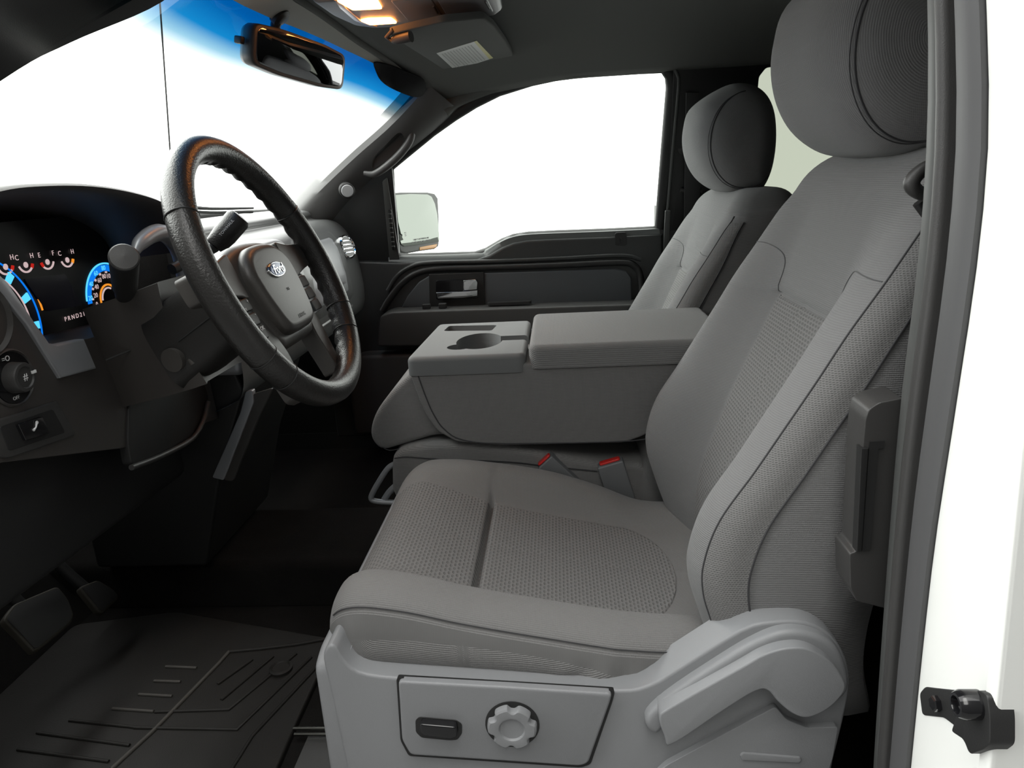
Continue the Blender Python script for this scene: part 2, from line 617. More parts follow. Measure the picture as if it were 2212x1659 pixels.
def header_x(y):
    return sinterp([(0, -0.440), (0.30, -0.425), (0.48, -0.375), (0.60, -0.335), (0.70, -0.30)], abs(y))

def liner_z(x, y):
    t = sstep(-0.45, 0.1, x)
    zf = 1.245 - 0.100 * (abs(y) / 0.60) ** 3
    zr = 1.252 - 0.088 * (abs(y) / 0.66) ** 3
    return zf + (zr - zf) * t

rows = []
ys = [-0.66 + 1.32 * i / 44 for i in range(45)]
for k in range(41):
    t = k / 40
    rows.append([(header_x(y) + (1.18 - header_x(y)) * t, y, liner_z(header_x(y) + (1.18 - header_x(y)) * t, y)) for y in ys])
ce = grid('ceiling', rows, 'liner')
md = ce.modifiers.new('thickness', 'SOLIDIFY')
md.thickness = 0.03
md.offset = 1.0
tag(ce, kind='structure')

# windshield
def ws(u, v):
    yb, yt = 0.745 * u, 0.612 * u
    B = Vector((-1.00 + 0.215 * u * u, yb * 1.02, 0.862))
    T = Vector((header_x(yt) - 0.004, yt, 1.247 - 0.100 * (abs(yt) / 0.60) ** 3))
    p = B.lerp(T, v)
    p.x -= 0.02 * math.sin(math.pi * v)
    p.z += 0.02 * math.sin(math.pi * v) * (1 - u * u * 0.6)
    return p

rows = []; uvs = []
for k in range(25):
    v = k / 24
    rows.append([ws(-1 + 2 * i / 40, v) for i in range(41)])
    uvs += [(-1 + 2 * i / 40, v - 0.10 * (-1 + 2 * i / 40) ** 2) for i in range(41)]
w1 = grid('window_1', rows, 'windshield', uvs=uvs)
tag(w1, kind='structure')
w1['label'] = 'windshield with a blue shade band along its upper edge'

def on_ws(name, uvpts, d, mat, parent, nseg=12):
    """thin coating patch that follows the inside of the windshield: rows between a lower and an upper (u,v) border"""
    lo, hi = uvpts
    rows = []
    for k in range(nseg + 1):
        t = k / nseg
        r = []
        for (u0, v0), (u1, v1) in zip(lo, hi):
            u, v = u0 + (u1 - u0) * t, v0 + (v1 - v0) * t
            r.append(ws(u, v) + Vector((0.6, 0, -0.8)) * d)
        rows.append(r)
    return grid(name, rows, mat, parent)

M['frit'] = plain('grey_frit', (0.34, 0.34, 0.31), 0.7)
nf = 24
lo = [(-0.55 + 1.45 * i / nf, min(0.995, 0.905 + 0.10 * (max(0, i / nf - 0.25)) ** 1.2)) for i in range(nf + 1)]
hi = [(-0.55 + 1.45 * i / nf, 1.0) for i in range(nf + 1)]
on_ws('dotted_band', (lo, hi), 0.003, 'frit', w1, 3)

wr = yslab('wall_right', [(0.56, 0.10), (1.18, 0.10), (1.18, 0.80), (0.56, 0.80)], 0.765, 0.83, 0.01, 'darker')
tag(wr, kind='structure')
DG_O, DG_N = (0, 0.79, 0.74), (0, -0.9615, -0.2747)
bp = [(0.3154, 0.6492, 1.1803), (0.3161, 0.7731, 0.7467), (0.3145, 0.8304, 0.5463), (0.5818, 0.8339, 0.534), (0.5502, 0.7464, 0.8402), (0.5392, 0.6876, 1.0461), (0.5379, 0.6609, 1.1393), (0.5531, 0.6553, 1.1588), (0.6052, 0.6541, 1.1632), (0.6022, 0.648, 1.1844), (0.368, 0.6464, 1.19)]
NDG = Vector((0, -0.9615, -0.2747)); UDG = Vector((0, -0.2747, 0.9615))
def dg2(pts, o=(0, 0.79, 0.74)):
    """coordinates of world points in the leaning plane of the door glass: (x, distance up the glass)"""
    return [(p[0], (Vector(p) - Vector(o)).dot(UDG)) for p in pts]
def dgslab(name, pts, mat, parent, depth=0.02, r=0.006, fil=0.0, o=(0, 0.79, 0.74), label=None, seg=3):
    p2 = dg2(pts, o)
    if fil: p2 = fillet(p2, fil)
    return slab(name, p2, Vector(o), EX, UDG, NDG, depth, r, mat, parent, seg, label)
dgslab('pillar_panel', bp, 'darker', wr, 0.012, 0.004, 0.006, o=(0, 0.787, 0.74))
yslab('lower_pillar_panel', [(0.285, 0.10), (0.60, 0.10), (0.60, 0.82), (0.29, 0.82)], 0.772, 0.83, 0.01, 'darker', wr)

wn = dgslab('window_3', [(0.5675, 0.8759, 0.4393), (0.4897, 0.6635, 1.1827), (1.1333, 0.6744, 1.1445), (1.348, 0.8857, 0.405)], 'tinted', None, 0.004, 0.0)
tag(wn, kind='structure')
wn['label'] = 'pale tinted rear side window seen between the two headrests'

yslab('door_sill', [(-1.2, 0.05), (1.18, 0.05), (1.18, 0.155), (-1.2, 0.155)], 0.768, 0.86, 0.0, 'rubber', wr)
yslab('kick_panel', [(-1.22, 0.08), (-0.70, 0.08), (-0.70, 0.70), (-0.78, 0.87), (-1.22, 0.87)], 0.770, 0.83, 0.01, 'darker', wr)
wb = xslab('wall_rear', rect(-0.82, 0.83, 0.08, 1.25), 1.20, 1.16, 0.0, 'darker')
tag(wb, kind='structure')
wl = yslab('wall_left', [(-1.22, 0.08), (-0.76, 0.08), (-0.76, 0.80), (-0.80, 0.90), (-1.22, 0.90)], -0.82, -0.78, 0.01, 'darker')
tag(wl, kind='structure')
wl['label'] = 'dark kick panel beside the driver footwell'

# passenger-side windscreen pillar
Lp = [(-0.7798, 0.73, 0.8544), (-0.7496, 0.72, 0.8757), (-0.6733, 0.7, 0.9343), (-0.5614, 0.67, 1.0117), (-0.456, 0.64, 1.0789), (-0.3697, 0.605, 1.1425), (-0.3343, 0.59, 1.179)]
Rp = [(-0.7023, 0.775, 0.7896), (-0.6454, 0.77, 0.8348), (-0.5652, 0.76, 0.8978), (-0.4626, 0.745, 0.9652), (-0.3745, 0.72, 1.0216), (-0.2981, 0.695, 1.0734), (-0.2568, 0.675, 1.1077)]
t1 = None
Lc, Rc = curve(Lp, 6), curve(Rp, 6)
rows = []
for l, rr in zip(Lc, Rc):
    ring = []
    for k in range(9):
        t = k / 8
        p = l.lerp(rr, t)
        bl = math.sin(math.pi * t) ** 0.6
        ring.append(p + Vector((0.006, -0.030, -0.006)) * bl)
    back = [rr + Vector((0.0, 0.05, 0.02)), l + Vector((-0.03, 0.05, 0.02))]
    rows.append(ring + back)
t1 = grid('trim_1', rows, 'pillar', closed_u=True, caps=True, angle=40)
tag(t1, kind='structure')
t1['label'] = 'charcoal windscreen pillar trim with a grab handle beside the passenger window'
gh = [(-0.5109, 0.662, 0.9769), (-0.4982, 0.662, 0.9983), (-0.4587, 0.662, 1.0277), (-0.4226, 0.662, 1.0533), (-0.4101, 0.662, 1.0502), (-0.4102, 0.662, 1.0358), (-0.4318, 0.662, 1.0129), (-0.4643, 0.662, 0.9866), (-0.4964, 0.662, 0.9663), (-0.5097, 0.662, 0.9645)]
slot_ = yslab('cutter', [(v[0], v[1]) for v in curve([(p[0], p[2], 0) for p in gh], 4, True)], 0.50, 0.692, 0.0, 'darker', None)
cut(t1, [slot_])
tube('grab_handle', [(-0.5311, 0.66, 0.9558), (-0.5027, 0.66, 0.9518), (-0.4697, 0.66, 0.9673), (-0.4276, 0.66, 0.998), (-0.3961, 0.66, 1.0313), (-0.386, 0.66, 1.0571), (-0.3861, 0.66, 1.0833)], [0.006, 0.010, 0.011, 0.011, 0.010, 0.006], 'pillar', t1, sm=5)
cp = (-0.5823, 0.655, 0.9113)
lathe('bolt_cover', [(0.0215, -0.03), (0.0215, 0.002), (0.019, 0.004), (0.0, 0.004)], cp, (0.35, -0.93, -0.1), 'darker', t1, 24)
lathe('cover_disc', [(0.0170, 0.0), (0.0170, 0.005), (0.015, 0.0065), (0.0, 0.0068)], cp, (0.35, -0.93, -0.1), 'cap', t1, 24, label='light grey round cap')

# driver-side windscreen pillar and roof rail (near the camera)
A = [Vector((-0.86, -0.775, 0.80)), Vector((-0.70, -0.735, 0.92)), (-0.5185, -0.685, 1.0332), (-0.4846, -0.62, 1.0748), (-0.4165, -0.55, 1.1227), Vector((-0.345, -0.56, 1.165))]
rows = []
AC = curve(A, 6)
for i_, p in enumerate(AC):
    p = Vector(p)
    f_ = 1.0 - 0.5 * sstep(0.62, 1.0, i_ / (len(AC) - 1))
    rows.append([p] + [p + Vector(o_) * f_ for o_ in ((0.005, -0.05, 0.012), (0.0, -0.115, 0.05), (-0.02, -0.13, 0.10), (-0.05, -0.07, 0.11), (-0.04, -0.01, 0.05))])
t2 = grid('trim_2', rows, 'darker', closed_u=True, caps=True, angle=40)
tag(t2, kind='structure')
t2['label'] = 'dark driver-side windscreen pillar crossing the upper corner'
t3 = tube('trim_3', [(-0.36, -0.62, 1.19), (-0.2, -0.675, 1.195), (0.1, -0.69, 1.20), (0.5, -0.69, 1.20), (1.15, -0.69, 1.19)], 0.04, 'darker', sm=4)
tag(t3, kind='structure')
t3['label'] = 'roof rail above the driver door opening'
hd_ = tube('header_roll', [(header_x(y_) - 0.004, y_, liner_z(header_x(y_), y_) + 0.002) for y_ in [-0.62 + 1.24 * i / 30 for i in range(31)]], 0.009, 'liner', ce, n=10)
t4 = tube('trim_4', [(-0.2945, 0.655, 1.1059), (-0.2607, 0.66, 1.13), (-0.1638, 0.66, 1.16), (-0.0518, 0.66, 1.1784), (0.119, 0.66, 1.1849), (0.2999, 0.665, 1.1835), (0.3963, 0.67, 1.1827), (1.10, 0.68, 1.185)], 0.020, 'liner', sm=5)
tag(t4, kind='structure')
t4['label'] = 'headliner edge roll above the passenger window'

# ================================================================ PASSENGER DOOR
pd = thing('passenger_door', 'closed charcoal passenger door with blue-grey insert and large clear window', 'car door', (-0.1, 0.80, 0.12))
top = [(-0.7234, 0.765, 0.7127), (-0.4798, 0.765, 0.6958), (-0.2437, 0.765, 0.693), (-0.2082, 0.765, 0.7037), (-0.1652, 0.765, 0.7263), (-0.1301, 0.765, 0.7381), (-0.0886, 0.765, 0.7429), (-0.0064, 0.765, 0.743), (0.143, 0.765, 0.7411), (0.307, 0.765, 0.7411)]
yslab('door_panel', [(-0.74, 0.14), (-0.74, 0.62)] + [(p[0], p[2]) for p in top] + [(0.31, 0.60), (0.30, 0.14)], 0.765, 0.845, 0.010, 'door', pd)
wb_px = [(-0.5169, 0.798, 0.712), (-0.485, 0.7976, 0.7134), (-0.2533, 0.7988, 0.7093), (-0.2199, 0.796, 0.719), (-0.17, 0.7886, 0.7448), (-0.133, 0.7852, 0.757), (-0.0884, 0.7838, 0.7617), (-0.0057, 0.7838, 0.7617), (0.1446, 0.7844, 0.7596), (0.2868, 0.7845, 0.7593)]
sill_lo = [(-0.5128, 0.772, 0.6937), (-0.4815, 0.772, 0.6937), (-0.2446, 0.772, 0.6909), (-0.2089, 0.772, 0.7017), (-0.1658, 0.772, 0.7243), (-0.1306, 0.772, 0.7362), (-0.0889, 0.772, 0.741), (-0.0065, 0.772, 0.741), (0.1434, 0.772, 0.7391), (0.308, 0.772, 0.7391)]
rows = [curve(wb_px, 4), [a.lerp(b, 0.5) + Vector((0, -0.006, 0.006)) for a, b in zip(curve(wb_px, 4), curve(sill_lo, 4))], curve(sill_lo, 4), [p + Vector((0, 0.06, -0.03)) for p in curve(sill_lo, 4)]]
grid('window_ledge', rows, 'ledge', pd, angle=60)
# window opening
win_top = [(-0.4615, 0.7264, 0.9625), (-0.4167, 0.7182, 0.9914), (-0.33, 0.7024, 1.0466), (-0.2675, 0.6925, 1.0811), (-0.207, 0.6842, 1.1103), (-0.1418, 0.6771, 1.1351), (-0.0533, 0.6715, 1.1547), (0.0335, 0.6682, 1.1663), (0.1191, 0.6668, 1.1711), (0.2039, 0.6664, 1.1727), (0.2666, 0.6665, 1.1723), (0.2861, 0.6681, 1.1668), (0.2977, 0.6726, 1.1508), (0.3012, 0.679, 1.1286), (0.2959, 0.7151, 1.0023), (0.2868, 0.7845, 0.7593)]
win_bot = [(0.1446, 0.7844, 0.7596), (-0.0057, 0.7838, 0.7617), (-0.0884, 0.7838, 0.7617), (-0.133, 0.7852, 0.757), (-0.17, 0.7886, 0.7448), (-0.2199, 0.796, 0.719), (-0.2533, 0.7988, 0.7093), (-0.485, 0.7976, 0.7134), (-0.4708, 0.75, 0.88)]
outline = [Vector(p) for p in win_top + win_bot]
dgslab('window_pane', outline, 'clear', pd, 0.004, 0.0, o=(0, 0.797, 0.74))
cen = sum(outline, Vector((0, 0, 0))) / len(outline)
def outward(P, d, k=0.0):
    q = [Vector((a, b)) for a, b in dg2(P)]
    q2 = inset_poly(q, -d)
    return [Vector((0, 0.79, 0.74)) + EX * a.x + UDG * a.y + NDG * k for a in q2]
oc = [outline[0]] + outline[1:]
rings = [outward(oc, 0.0, -0.012), outward(oc, -0.001, 0.004), outward(oc, 0.004, 0.010), outward(oc, 0.012, 0.014), outward(oc, 0.024, 0.014), outward(oc, 0.032, 0.008), outward(oc, 0.034, -0.012)]
grid('window_frame', [[r[i] for r in rings] for i in list(range(len(oc))) + [0]], 'darker', pd, angle=50)
tube('frame_seal', outward(win_top[1:], 0.030, 0.014), 0.005, 'seal', pd, n=8, sm=2)
# mirror sail with its slotted demister outlet
dgslab('sail_panel', [(-0.7682, 0.7844, 0.707), (-0.7369, 0.76, 0.7925), (-0.6516, 0.7405, 0.8606), (-0.5671, 0.7241, 0.9182), (-0.4865, 0.7097, 0.9687), (-0.4606, 0.7065, 0.9798), (-0.472, 0.7501, 0.8272), (-0.4822, 0.7884, 0.6932)], 'door', pd, 0.012, 0.004, 0.008, o=(0, 0.787, 0.74))
dgslab('sail_ridge', [(-0.4933, 0.7104, 0.9311), (-0.4783, 0.7077, 0.9405), (-0.4799, 0.7781, 0.6943), (-0.5111, 0.7776, 0.6958)], 'seal', pd, 0.006, 0.004, 0.004, o=(0, 0.771, 0.74))
dem = dgslab('demister_outlet', [(-0.4892, 0.7277, 0.8529), (-0.4799, 0.7282, 0.8511), (-0.4878, 0.7614, 0.7352), (-0.4969, 0.7625, 0.7314)], 'darker', pd, 0.006, 0.002, 0.004, o=(0, 0.765, 0.74))
dl = [(-0.4893, 0.7285, 0.8398), (-0.4941, 0.7558, 0.7442)]
for k in range(8):
    c = Vector(dl[0]).lerp(Vector(dl[1]), k / 7)
    slab('slat', fillet(rect(-0.0012, 0.0085, -0.0016, 0.0016), 0.001, 2), c, EX, UDG, NDG, 0.0035, 0.001, 'seal', dem, 2)
# inserts and mouldings
yslab('door_insert', [(p[0], p[2]) for p in [(-0.483, 0.757, 0.5589), (-0.4626, 0.757, 0.5923), (-0.4231, 0.757, 0.6342), (-0.386, 0.757, 0.6535), (-0.2875, 0.757, 0.6532), (-0.0098, 0.757, 0.6488), (0.1681, 0.757, 0.6461), (0.1993, 0.757, 0.6392), (0.2141, 0.757, 0.6179), (0.2163, 0.757, 0.5345)]], 0.755, 0.775, 0.004, 'doorinsert', pd, label='blue-grey door insert')
mould = [(-0.5457, 0.762, 0.5492), (-0.5187, 0.762, 0.5868), (-0.4769, 0.762, 0.6317), (-0.4287, 0.762, 0.6604), (-0.3643, 0.762, 0.67), (-0.2172, 0.762, 0.6673), (-0.0093, 0.762, 0.6646), (0.1756, 0.762, 0.6642), (0.2203, 0.762, 0.654), (0.2406, 0.762, 0.6229), (0.2472, 0.762, 0.5464)]
tube('molding', mould, 0.010, 'darker', pd, sm=5)
mould2 = [(-0.5224, 0.764, 0.6108), (-0.4894, 0.764, 0.6545), (-0.4443, 0.764, 0.6804), (-0.3842, 0.764, 0.6887), (-0.2162, 0.764, 0.685), (-0.0086, 0.764, 0.6835), (0.1827, 0.764, 0.684), (0.2437, 0.764, 0.6703)]
tube('molding', mould2, 0.007, 'door', pd, sm=5)
hb = yslab('handle_bezel', [(p[0], p[2]) for p in [(-0.3903, 0.751, 0.6573), (-0.2239, 0.751, 0.6552), (-0.2275, 0.751, 0.5547), (-0.3961, 0.751, 0.5577)]], 0.751, 0.77, 0.003, 'darker', pd, fil=0.004)
yslab('handle_cup', [(p[0], p[2]) for p in [(-0.3705, 0.749, 0.6372), (-0.243, 0.749, 0.637), (-0.2456, 0.749, 0.577), (-0.3741, 0.749, 0.5784)]], 0.7495, 0.76, 0.001, 'gloss_black', hb, fil=0.008)
yslab('door_lever', [(p[0], p[2]) for p in [(-0.3703, 0.738, 0.6025), (-0.2889, 0.738, 0.6017), (-0.2454, 0.738, 0.604), (-0.2466, 0.738, 0.5873), (-0.2902, 0.738, 0.5836), (-0.3661, 0.738, 0.5841)]], 0.738, 0.750, 0.006, 'chrome', hb, fil=0.002, label='chrome door lever')
yslab('lock_lever', [(p[0], p[2]) for p in [(-0.2854, 0.74, 0.6346), (-0.2491, 0.74, 0.6358), (-0.2441, 0.74, 0.6272), (-0.2469, 0.74, 0.6065), (-0.289, 0.74, 0.6042)]], 0.740, 0.750, 0.004, 'chrome', hb, fil=0.002, label='chrome lock lever')
ar = yslab('armrest', [(p[0], p[2]) for p in [(-0.54, 0.68, 0.525), (-0.5318, 0.68, 0.5498), (-0.4987, 0.68, 0.5595), (-0.2849, 0.68, 0.5573), (0.1807, 0.68, 0.5523), (0.28, 0.68, 0.5508), (0.2804, 0.68, 0.4288), (-0.4322, 0.68, 0.4528), (-0.5516, 0.68, 0.4561)]], 0.68, 0.775, 0.014, 'armrest', pd, fil=0.01)
for px in ((-0.3982, 0.715, 0.5586), (-0.3494, 0.715, 0.5565)):
    zslab('window_switch', rect(px[0] - 0.012, px[0] + 0.012, 0.705, 0.722), 0.5735, 0.560, 0.003, 'darker', ar, fil=0.004)
zslab('pull_slot', rect(-0.215, -0.085, 0.712, 0.735), 0.5690, 0.560, 0.0005, 'darker', ar, fil=0.008)
lk = (0.1845, 0.762, 0.7353)
lb = yslab('lock_recess', rect(lk[0] - 0.017, lk[0] + 0.017, lk[2] - 0.022, lk[2] + 0.016), 0.7635, 0.775, 0.001, 'darker', pd, fil=0.008)
lathe('lock_knob', [(0.005, 0), (0.005, 0.016), (0.003, 0.018), (0, 0.018)], (lk[0], 0.768, lk[2] - 0.016), (0, 0, 1), 'gloss_black', lb, 14)
yslab('map_pocket', [(-0.66, 0.17), (-0.66, 0.40), (-0.62, 0.425), (0.10, 0.425), (0.16, 0.38), (0.16, 0.17)], 0.700, 0.775, 0.012, 'armrest', pd, fil=0.02)

# exterior mirror on that door
sm_c = Vector((-0.4719, 1.08, 0.7938))
SN = Vector((0.8579, -0.5091, 0.07)).normalized(); SA = Vector((0.5103, 0.86, 0)); SB = SN.cross(SA) if SN.cross(SA).z > 0 else SA.cross(SN); 
def smp(pts): return pts
MO, MN = (-0.4667, 1.08, 0.79), (0.8579, -0.5091, 0.07)
def on_mirror(P): return [((Vector(p) - Vector(MO)).dot(SA), (Vector(p) - Vector(MO)).dot(SB)) for p in P]
body = [(-0.5315, 0.9852, 0.895), (-0.5068, 1.027, 0.8957), (-0.4389, 1.1405, 0.8898), (-0.4203, 1.171, 0.8835), (-0.4121, 1.1826, 0.8671), (-0.4127, 1.1726, 0.8011), (-0.4151, 1.1576, 0.7223), (-0.4186, 1.1492, 0.7039), (-0.4293, 1.1302, 0.6966), (-0.473, 1.0567, 0.698), (-0.5052, 1.0023, 0.6973), (-0.5187, 0.9806, 0.7048), (-0.5259, 0.9739, 0.7434)]
sm = slab('side_mirror', on_mirror(body), Vector(MO) - SN * 0.10, SA, SB, SN, 0.10, 0.006, 'seal', pd, 3, label='square exterior mirror with amber lamp')
gl = [(-0.5241, 0.9968, 0.8885), (-0.4874, 1.0585, 0.8881), (-0.443, 1.1326, 0.8825), (-0.4322, 1.1497, 0.8738), (-0.4245, 1.1593, 0.8497), (-0.4198, 1.1625, 0.8147), (-0.418, 1.1593, 0.7703), (-0.4176, 1.154, 0.7259), (-0.4217, 1.1462, 0.7204), (-0.4719, 1.0618, 0.7208), (-0.5109, 0.9962, 0.7226), (-0.5175, 0.9859, 0.7284), (-0.5224, 0.9801, 0.7457)]
mg = slab('mirror_glass', on_mirror(gl), Vector(MO) + SN * 0.0005, SA, SB, SN, 0.003, 0.001, 'mirrorglass', sm, 2)
def mt(px): return Vector(px) + SN * 0.004
text('mirror_lettering', 'OBJECTS IN MIRROR ARE', mt([(-0.4674, 1.0718, 0.7384)][0]), SA, SB, 0.0072, 'print', sm)
text('mirror_lettering', 'CLOSER THAN THEY APPEAR', mt([(-0.4678, 1.0699, 0.73)][0]), SA, SB, 0.0072, 'print', sm)
hc = [(-0.5067, 1.0086, 0.7607)][0]
for k in (-1, 0, 1):
    slab('heater_mark', rect(-0.0035, 0.0035, -0.0012, 0.0012), mt(hc) + EZ * k * 0.005, SA, SB, SN, 0.0004, 0, 'print', sm, 1)
am = [(-0.4711, 1.0617, 0.7114), (-0.4234, 1.1424, 0.7128), (-0.4265, 1.1358, 0.7023), (-0.4343, 1.1221, 0.6992), (-0.4717, 1.0594, 0.7008)]
slab('turn_lamp', on_mirror(am), Vector(MO) - SN * 0.004, SA, SB, SN, 0.006, 0.002, 'amber', sm, 2, label='amber turn lamp')
slab('mounting_arm', fillet(rect(-0.16, -0.05, -0.10, -0.02), 0.02), Vector(MO) - SN * 0.09, SA, SB, SN, 0.06, 0.01, 'seal', sm, 2)

# belt hanging at the passenger pillar
sb = thing('seat_belt', 'black seat belt hanging on the pillar behind the passenger window', 'seat belt', (0.38, 0.74, 0.45))
dgslab('webbing', [(0.3484, 0.649, 1.1111), (0.3819, 0.6495, 1.1092), (0.4303, 0.8109, 0.5444), (0.3745, 0.8102, 0.5469)], 'rubber', sb, 0.003, 0.001, o=(0, 0.758, 0.74))
gp = Vector((0.35, 0.72, 0.9727)); gq = Vector((0.3512, 0.735, 0.8635))
lathe('belt_guide', [(0.0, -0.012), (0.010, -0.010), (0.016, 0.0), (0.014, 0.010), (0.0, 0.014)], gp, (0.2, -1, 0), 'dark', sb, 20)
tube('guide_bar', [gq, gq + Vector((0.02, 0, -0.004)), gq + Vector((0.06, 0.0, -0.006))], 0.007, 'dark', sb, n=10)
dgslab('cover_strip', [(0.3089, 0.7355, 0.8082), (0.3247, 0.7358, 0.8074), (0.3269, 0.8095, 0.5491), (0.3087, 0.8093, 0.5499)], 'seal', sb, 0.006, 0.002, 0.003, o=(0, 0.760, 0.74))

# ================================================================ FRONT SEATS (modelled at the driver's place, centre line y = -0.41)
SY = -0.41
XC = [(0.26, 0.235), (0.33, 0.212), (0.38, 0.207), (0.44, 0.212), (0.485, 0.223), (0.55, 0.247), (0.586, 0.260), (0.65, 0.287), (0.73, 0.322), (0.80, 0.343), (0.88, 0.372), (0.94, 0.392)]
XB = [(0.26, 0.232), (0.28, 0.215), (0.33, 0.182), (0.37, 0.166), (0.42, 0.150), (0.45, 0.142), (0.485, 0.141), (0.54, 0.157), (0.60, 0.194), (0.65, 0.224), (0.70, 0.254), (0.75, 0.283), (0.80, 0.316), (0.85, 0.348), (0.88, 0.370), (0.94, 0.392)]
WH = [(0.26, 0.215), (0.30, 0.235), (0.36, 0.247), (0.45, 0.252), (0.60, 0.253), (0.75, 0.250), (0.82, 0.246), (0.88, 0.240), (0.94, 0.235)]
ZT0, ZT1 = 0.888, 0.934

def top_inset(z):
    if z <= ZT0: return 0.0
    q = min(0.999, (z - ZT0) / (ZT1 - ZT0))
    return 0.044 * (1 - math.sqrt(1 - q * q))

def width_inset(z):
    if z <= 0.852: return 0.0
    q = min(0.999, (z - 0.852) / (ZT1 - 0.852))
    return 0.092 * (1 - math.sqrt(1 - q * q))

def back_pt(u, z, lift=0.0):
    """front surface of the backrest: u -1..1 across, z height"""
    w = sinterp(WH, z) - width_inset(z)
    xc, xb = sinterp(XC, z), sinterp(XB, z)
    a = abs(u)
    B = sstep(0.40, 0.80, a)
    x = xc + (xb - xc) * B + top_inset(z)
    if z < 0.737:
        x += 0.004 * math.exp(-((a - 0.43) / 0.022) ** 2) + 0.0018 * math.exp(-(a / 0.018) ** 2)
    if a < 0.46:
        x += 0.004 * math.exp(-((z - 0.736) / 0.006) ** 2)
    if a > 0.80:
        q = (a - 0.80) / 0.20
        x += 0.040 * (1 - math.sqrt(max(0.0, 1 - 0.97 * q * q)))
    return Vector((x - lift, SY + w * u, z))

def back_ring(z, N=72):
    us = [math.copysign(abs(t) ** 0.85, t) for t in [-1 + 2 * i / N for i in range(N + 1)]]
    ring = [back_pt(u, z) for u in us]
    w = sinterp(WH, z) - width_inset(z)
    xr = sinterp(XC, z) + 0.135 - top_inset(z)
    xs = ring[-1].x
    side = []
    for k in range(1, 7):
        t = k / 7
        side.append((xs + (xr - 0.02 - xs) * t, w * (1 + 0.012 * math.sin(math.pi * t))))
    rear = [(xr - 0.006, w * 0.975), (xr, w * 0.93), (xr + 0.004, w * 0.5), (xr + 0.005, 0.0)]
    for x, y in side + rear: ring.append(Vector((x, SY + y, z)))
    for x, y in reversed(rear[:-1]): ring.append(Vector((x, SY - y, z)))
    for x, y in reversed(side): ring.append(Vector((x, SY - y, z)))
    return ring

zs = [0.262 + 0.0085 * i for i in range(int((0.727 - 0.262) / 0.0085))] + [0.727, 0.731, 0.734, 0.736, 0.738, 0.741, 0.746]
z = 0.755
while z < ZT0: zs.append(z); z += 0.0095
zs += [ZT0 + (ZT1 - ZT0) * math.sin(math.pi / 2 * k / 9) for k in range(10)]

def side_t(z, k):
    """point on the near (-y) flank: k = 0 at the bolster edge .. 1 at the rear"""
    w = sinterp(WH, z) - width_inset(z)
    xs = back_pt(-1, z).x
    xr = sinterp(XC, z) + 0.135 - top_inset(z)
    return Vector((xs + (xr - 0.02 - xs) * k, SY - w * (1 + 0.012 * math.sin(math.pi * k)), z))

# cushion
ZBN = [(-0.31, 0.455), (-0.27, 0.460), (-0.20, 0.452), (-0.127, 0.434), (-0.019, 0.412), (0.088, 0.392), (0.137, 0.385), (0.20, 0.372), (0.26, 0.360)]
ZBF = [(-0.31, 0.432), (-0.27, 0.437), (-0.20, 0.438), (-0.10, 0.424), (-0.019, 0.406), (0.065, 0.376), (0.13, 0.352), (0.20, 0.350), (0.26, 0.350)]
ZC = [(-0.31, 0.425), (-0.27, 0.428), (-0.206, 0.418), (-0.13, 0.390), (-0.02, 0.362), (0.05, 0.347), (0.10, 0.339), (0.16, 0.335), (0.26, 0.345)]
def nose(x):
    if x >= -0.235: return 0.0
    q = min(0.999, (-0.235 - x) / 0.068)
    return 1 - math.sqrt(1 - q * q)
def cush_w(x):
    return interp([(-0.31, 0.250), (0.05, 0.253), (0.20, 0.235), (0.26, 0.22)], x) - 0.045 * nose(x)
def cush_pt(x, t, lift=0.0):
    a = abs(t)
    zc, zb = sinterp(ZC, x), sinterp(ZBN if t < 0 else ZBF, x)
    B = sstep(0.50, 0.78, a)
    zz = zc + (zb - zc) * B - 0.060 * nose(x)
    if a < 0.60: zz -= 0.015 * math.exp(-((x + 0.128) / 0.0042) ** 2) * sstep(0.64, 0.52, a)
    if x > -0.12: zz -= 0.003 * math.exp(-((a - 0.56) / 0.02) ** 2) * sstep(0.14, 0.08, x)
    zz -= 0.0014 * math.exp(-(t / 0.018) ** 2)
    if a > 0.84:
        q = (a - 0.84) / 0.16
        zz -= 0.026 * (1 - math.sqrt(max(0.0, 1 - 0.98 * q * q)))
    return Vector((x, SY + cush_w(x) * t, zz + lift))
def cush_ring(x, N=76):
    ring = [cush_pt(x, -1 + 2 * i / N) for i in range(N + 1)]
    zs_ = ring[-1].z
    w = cush_w(x)
    zb = 0.300 + 0.035 * nose(x)
    def flank(k, sgn):
        t = k / 9
        wr = 0.0
        if sgn < 0 and x > -0.03:
            wr = 0.0045 * sstep(-0.05, 0.05, x) * math.sin((zs_ - (zs_ - zb) * t) * 210 - x * 95) * math.sin(math.pi * t)
        return Vector((x, SY + sgn * (w + 0.010 * math.sin(math.pi * min(1, t * 1.3)) - 0.046 * t * t + wr), zs_ + (zb - zs_) * t))
    for k in range(1, 10): ring.append(flank(k, 1))
    for k in range(9, 0, -1): ring.append(flank(k, -1))
    return ring
xs_ = [-0.303, -0.3027, -0.302, -0.300, -0.297, -0.293, -0.288] + [-0.282 + 0.0065 * i for i in range(21)] + [-0.1455, -0.141, -0.137, -0.1345, -0.1325, -0.1305, -0.129, -0.128, -0.127, -0.1255, -0.1235, -0.1215, -0.119, -0.1155] + [-0.112 + 0.0075 * i for i in range(48)]

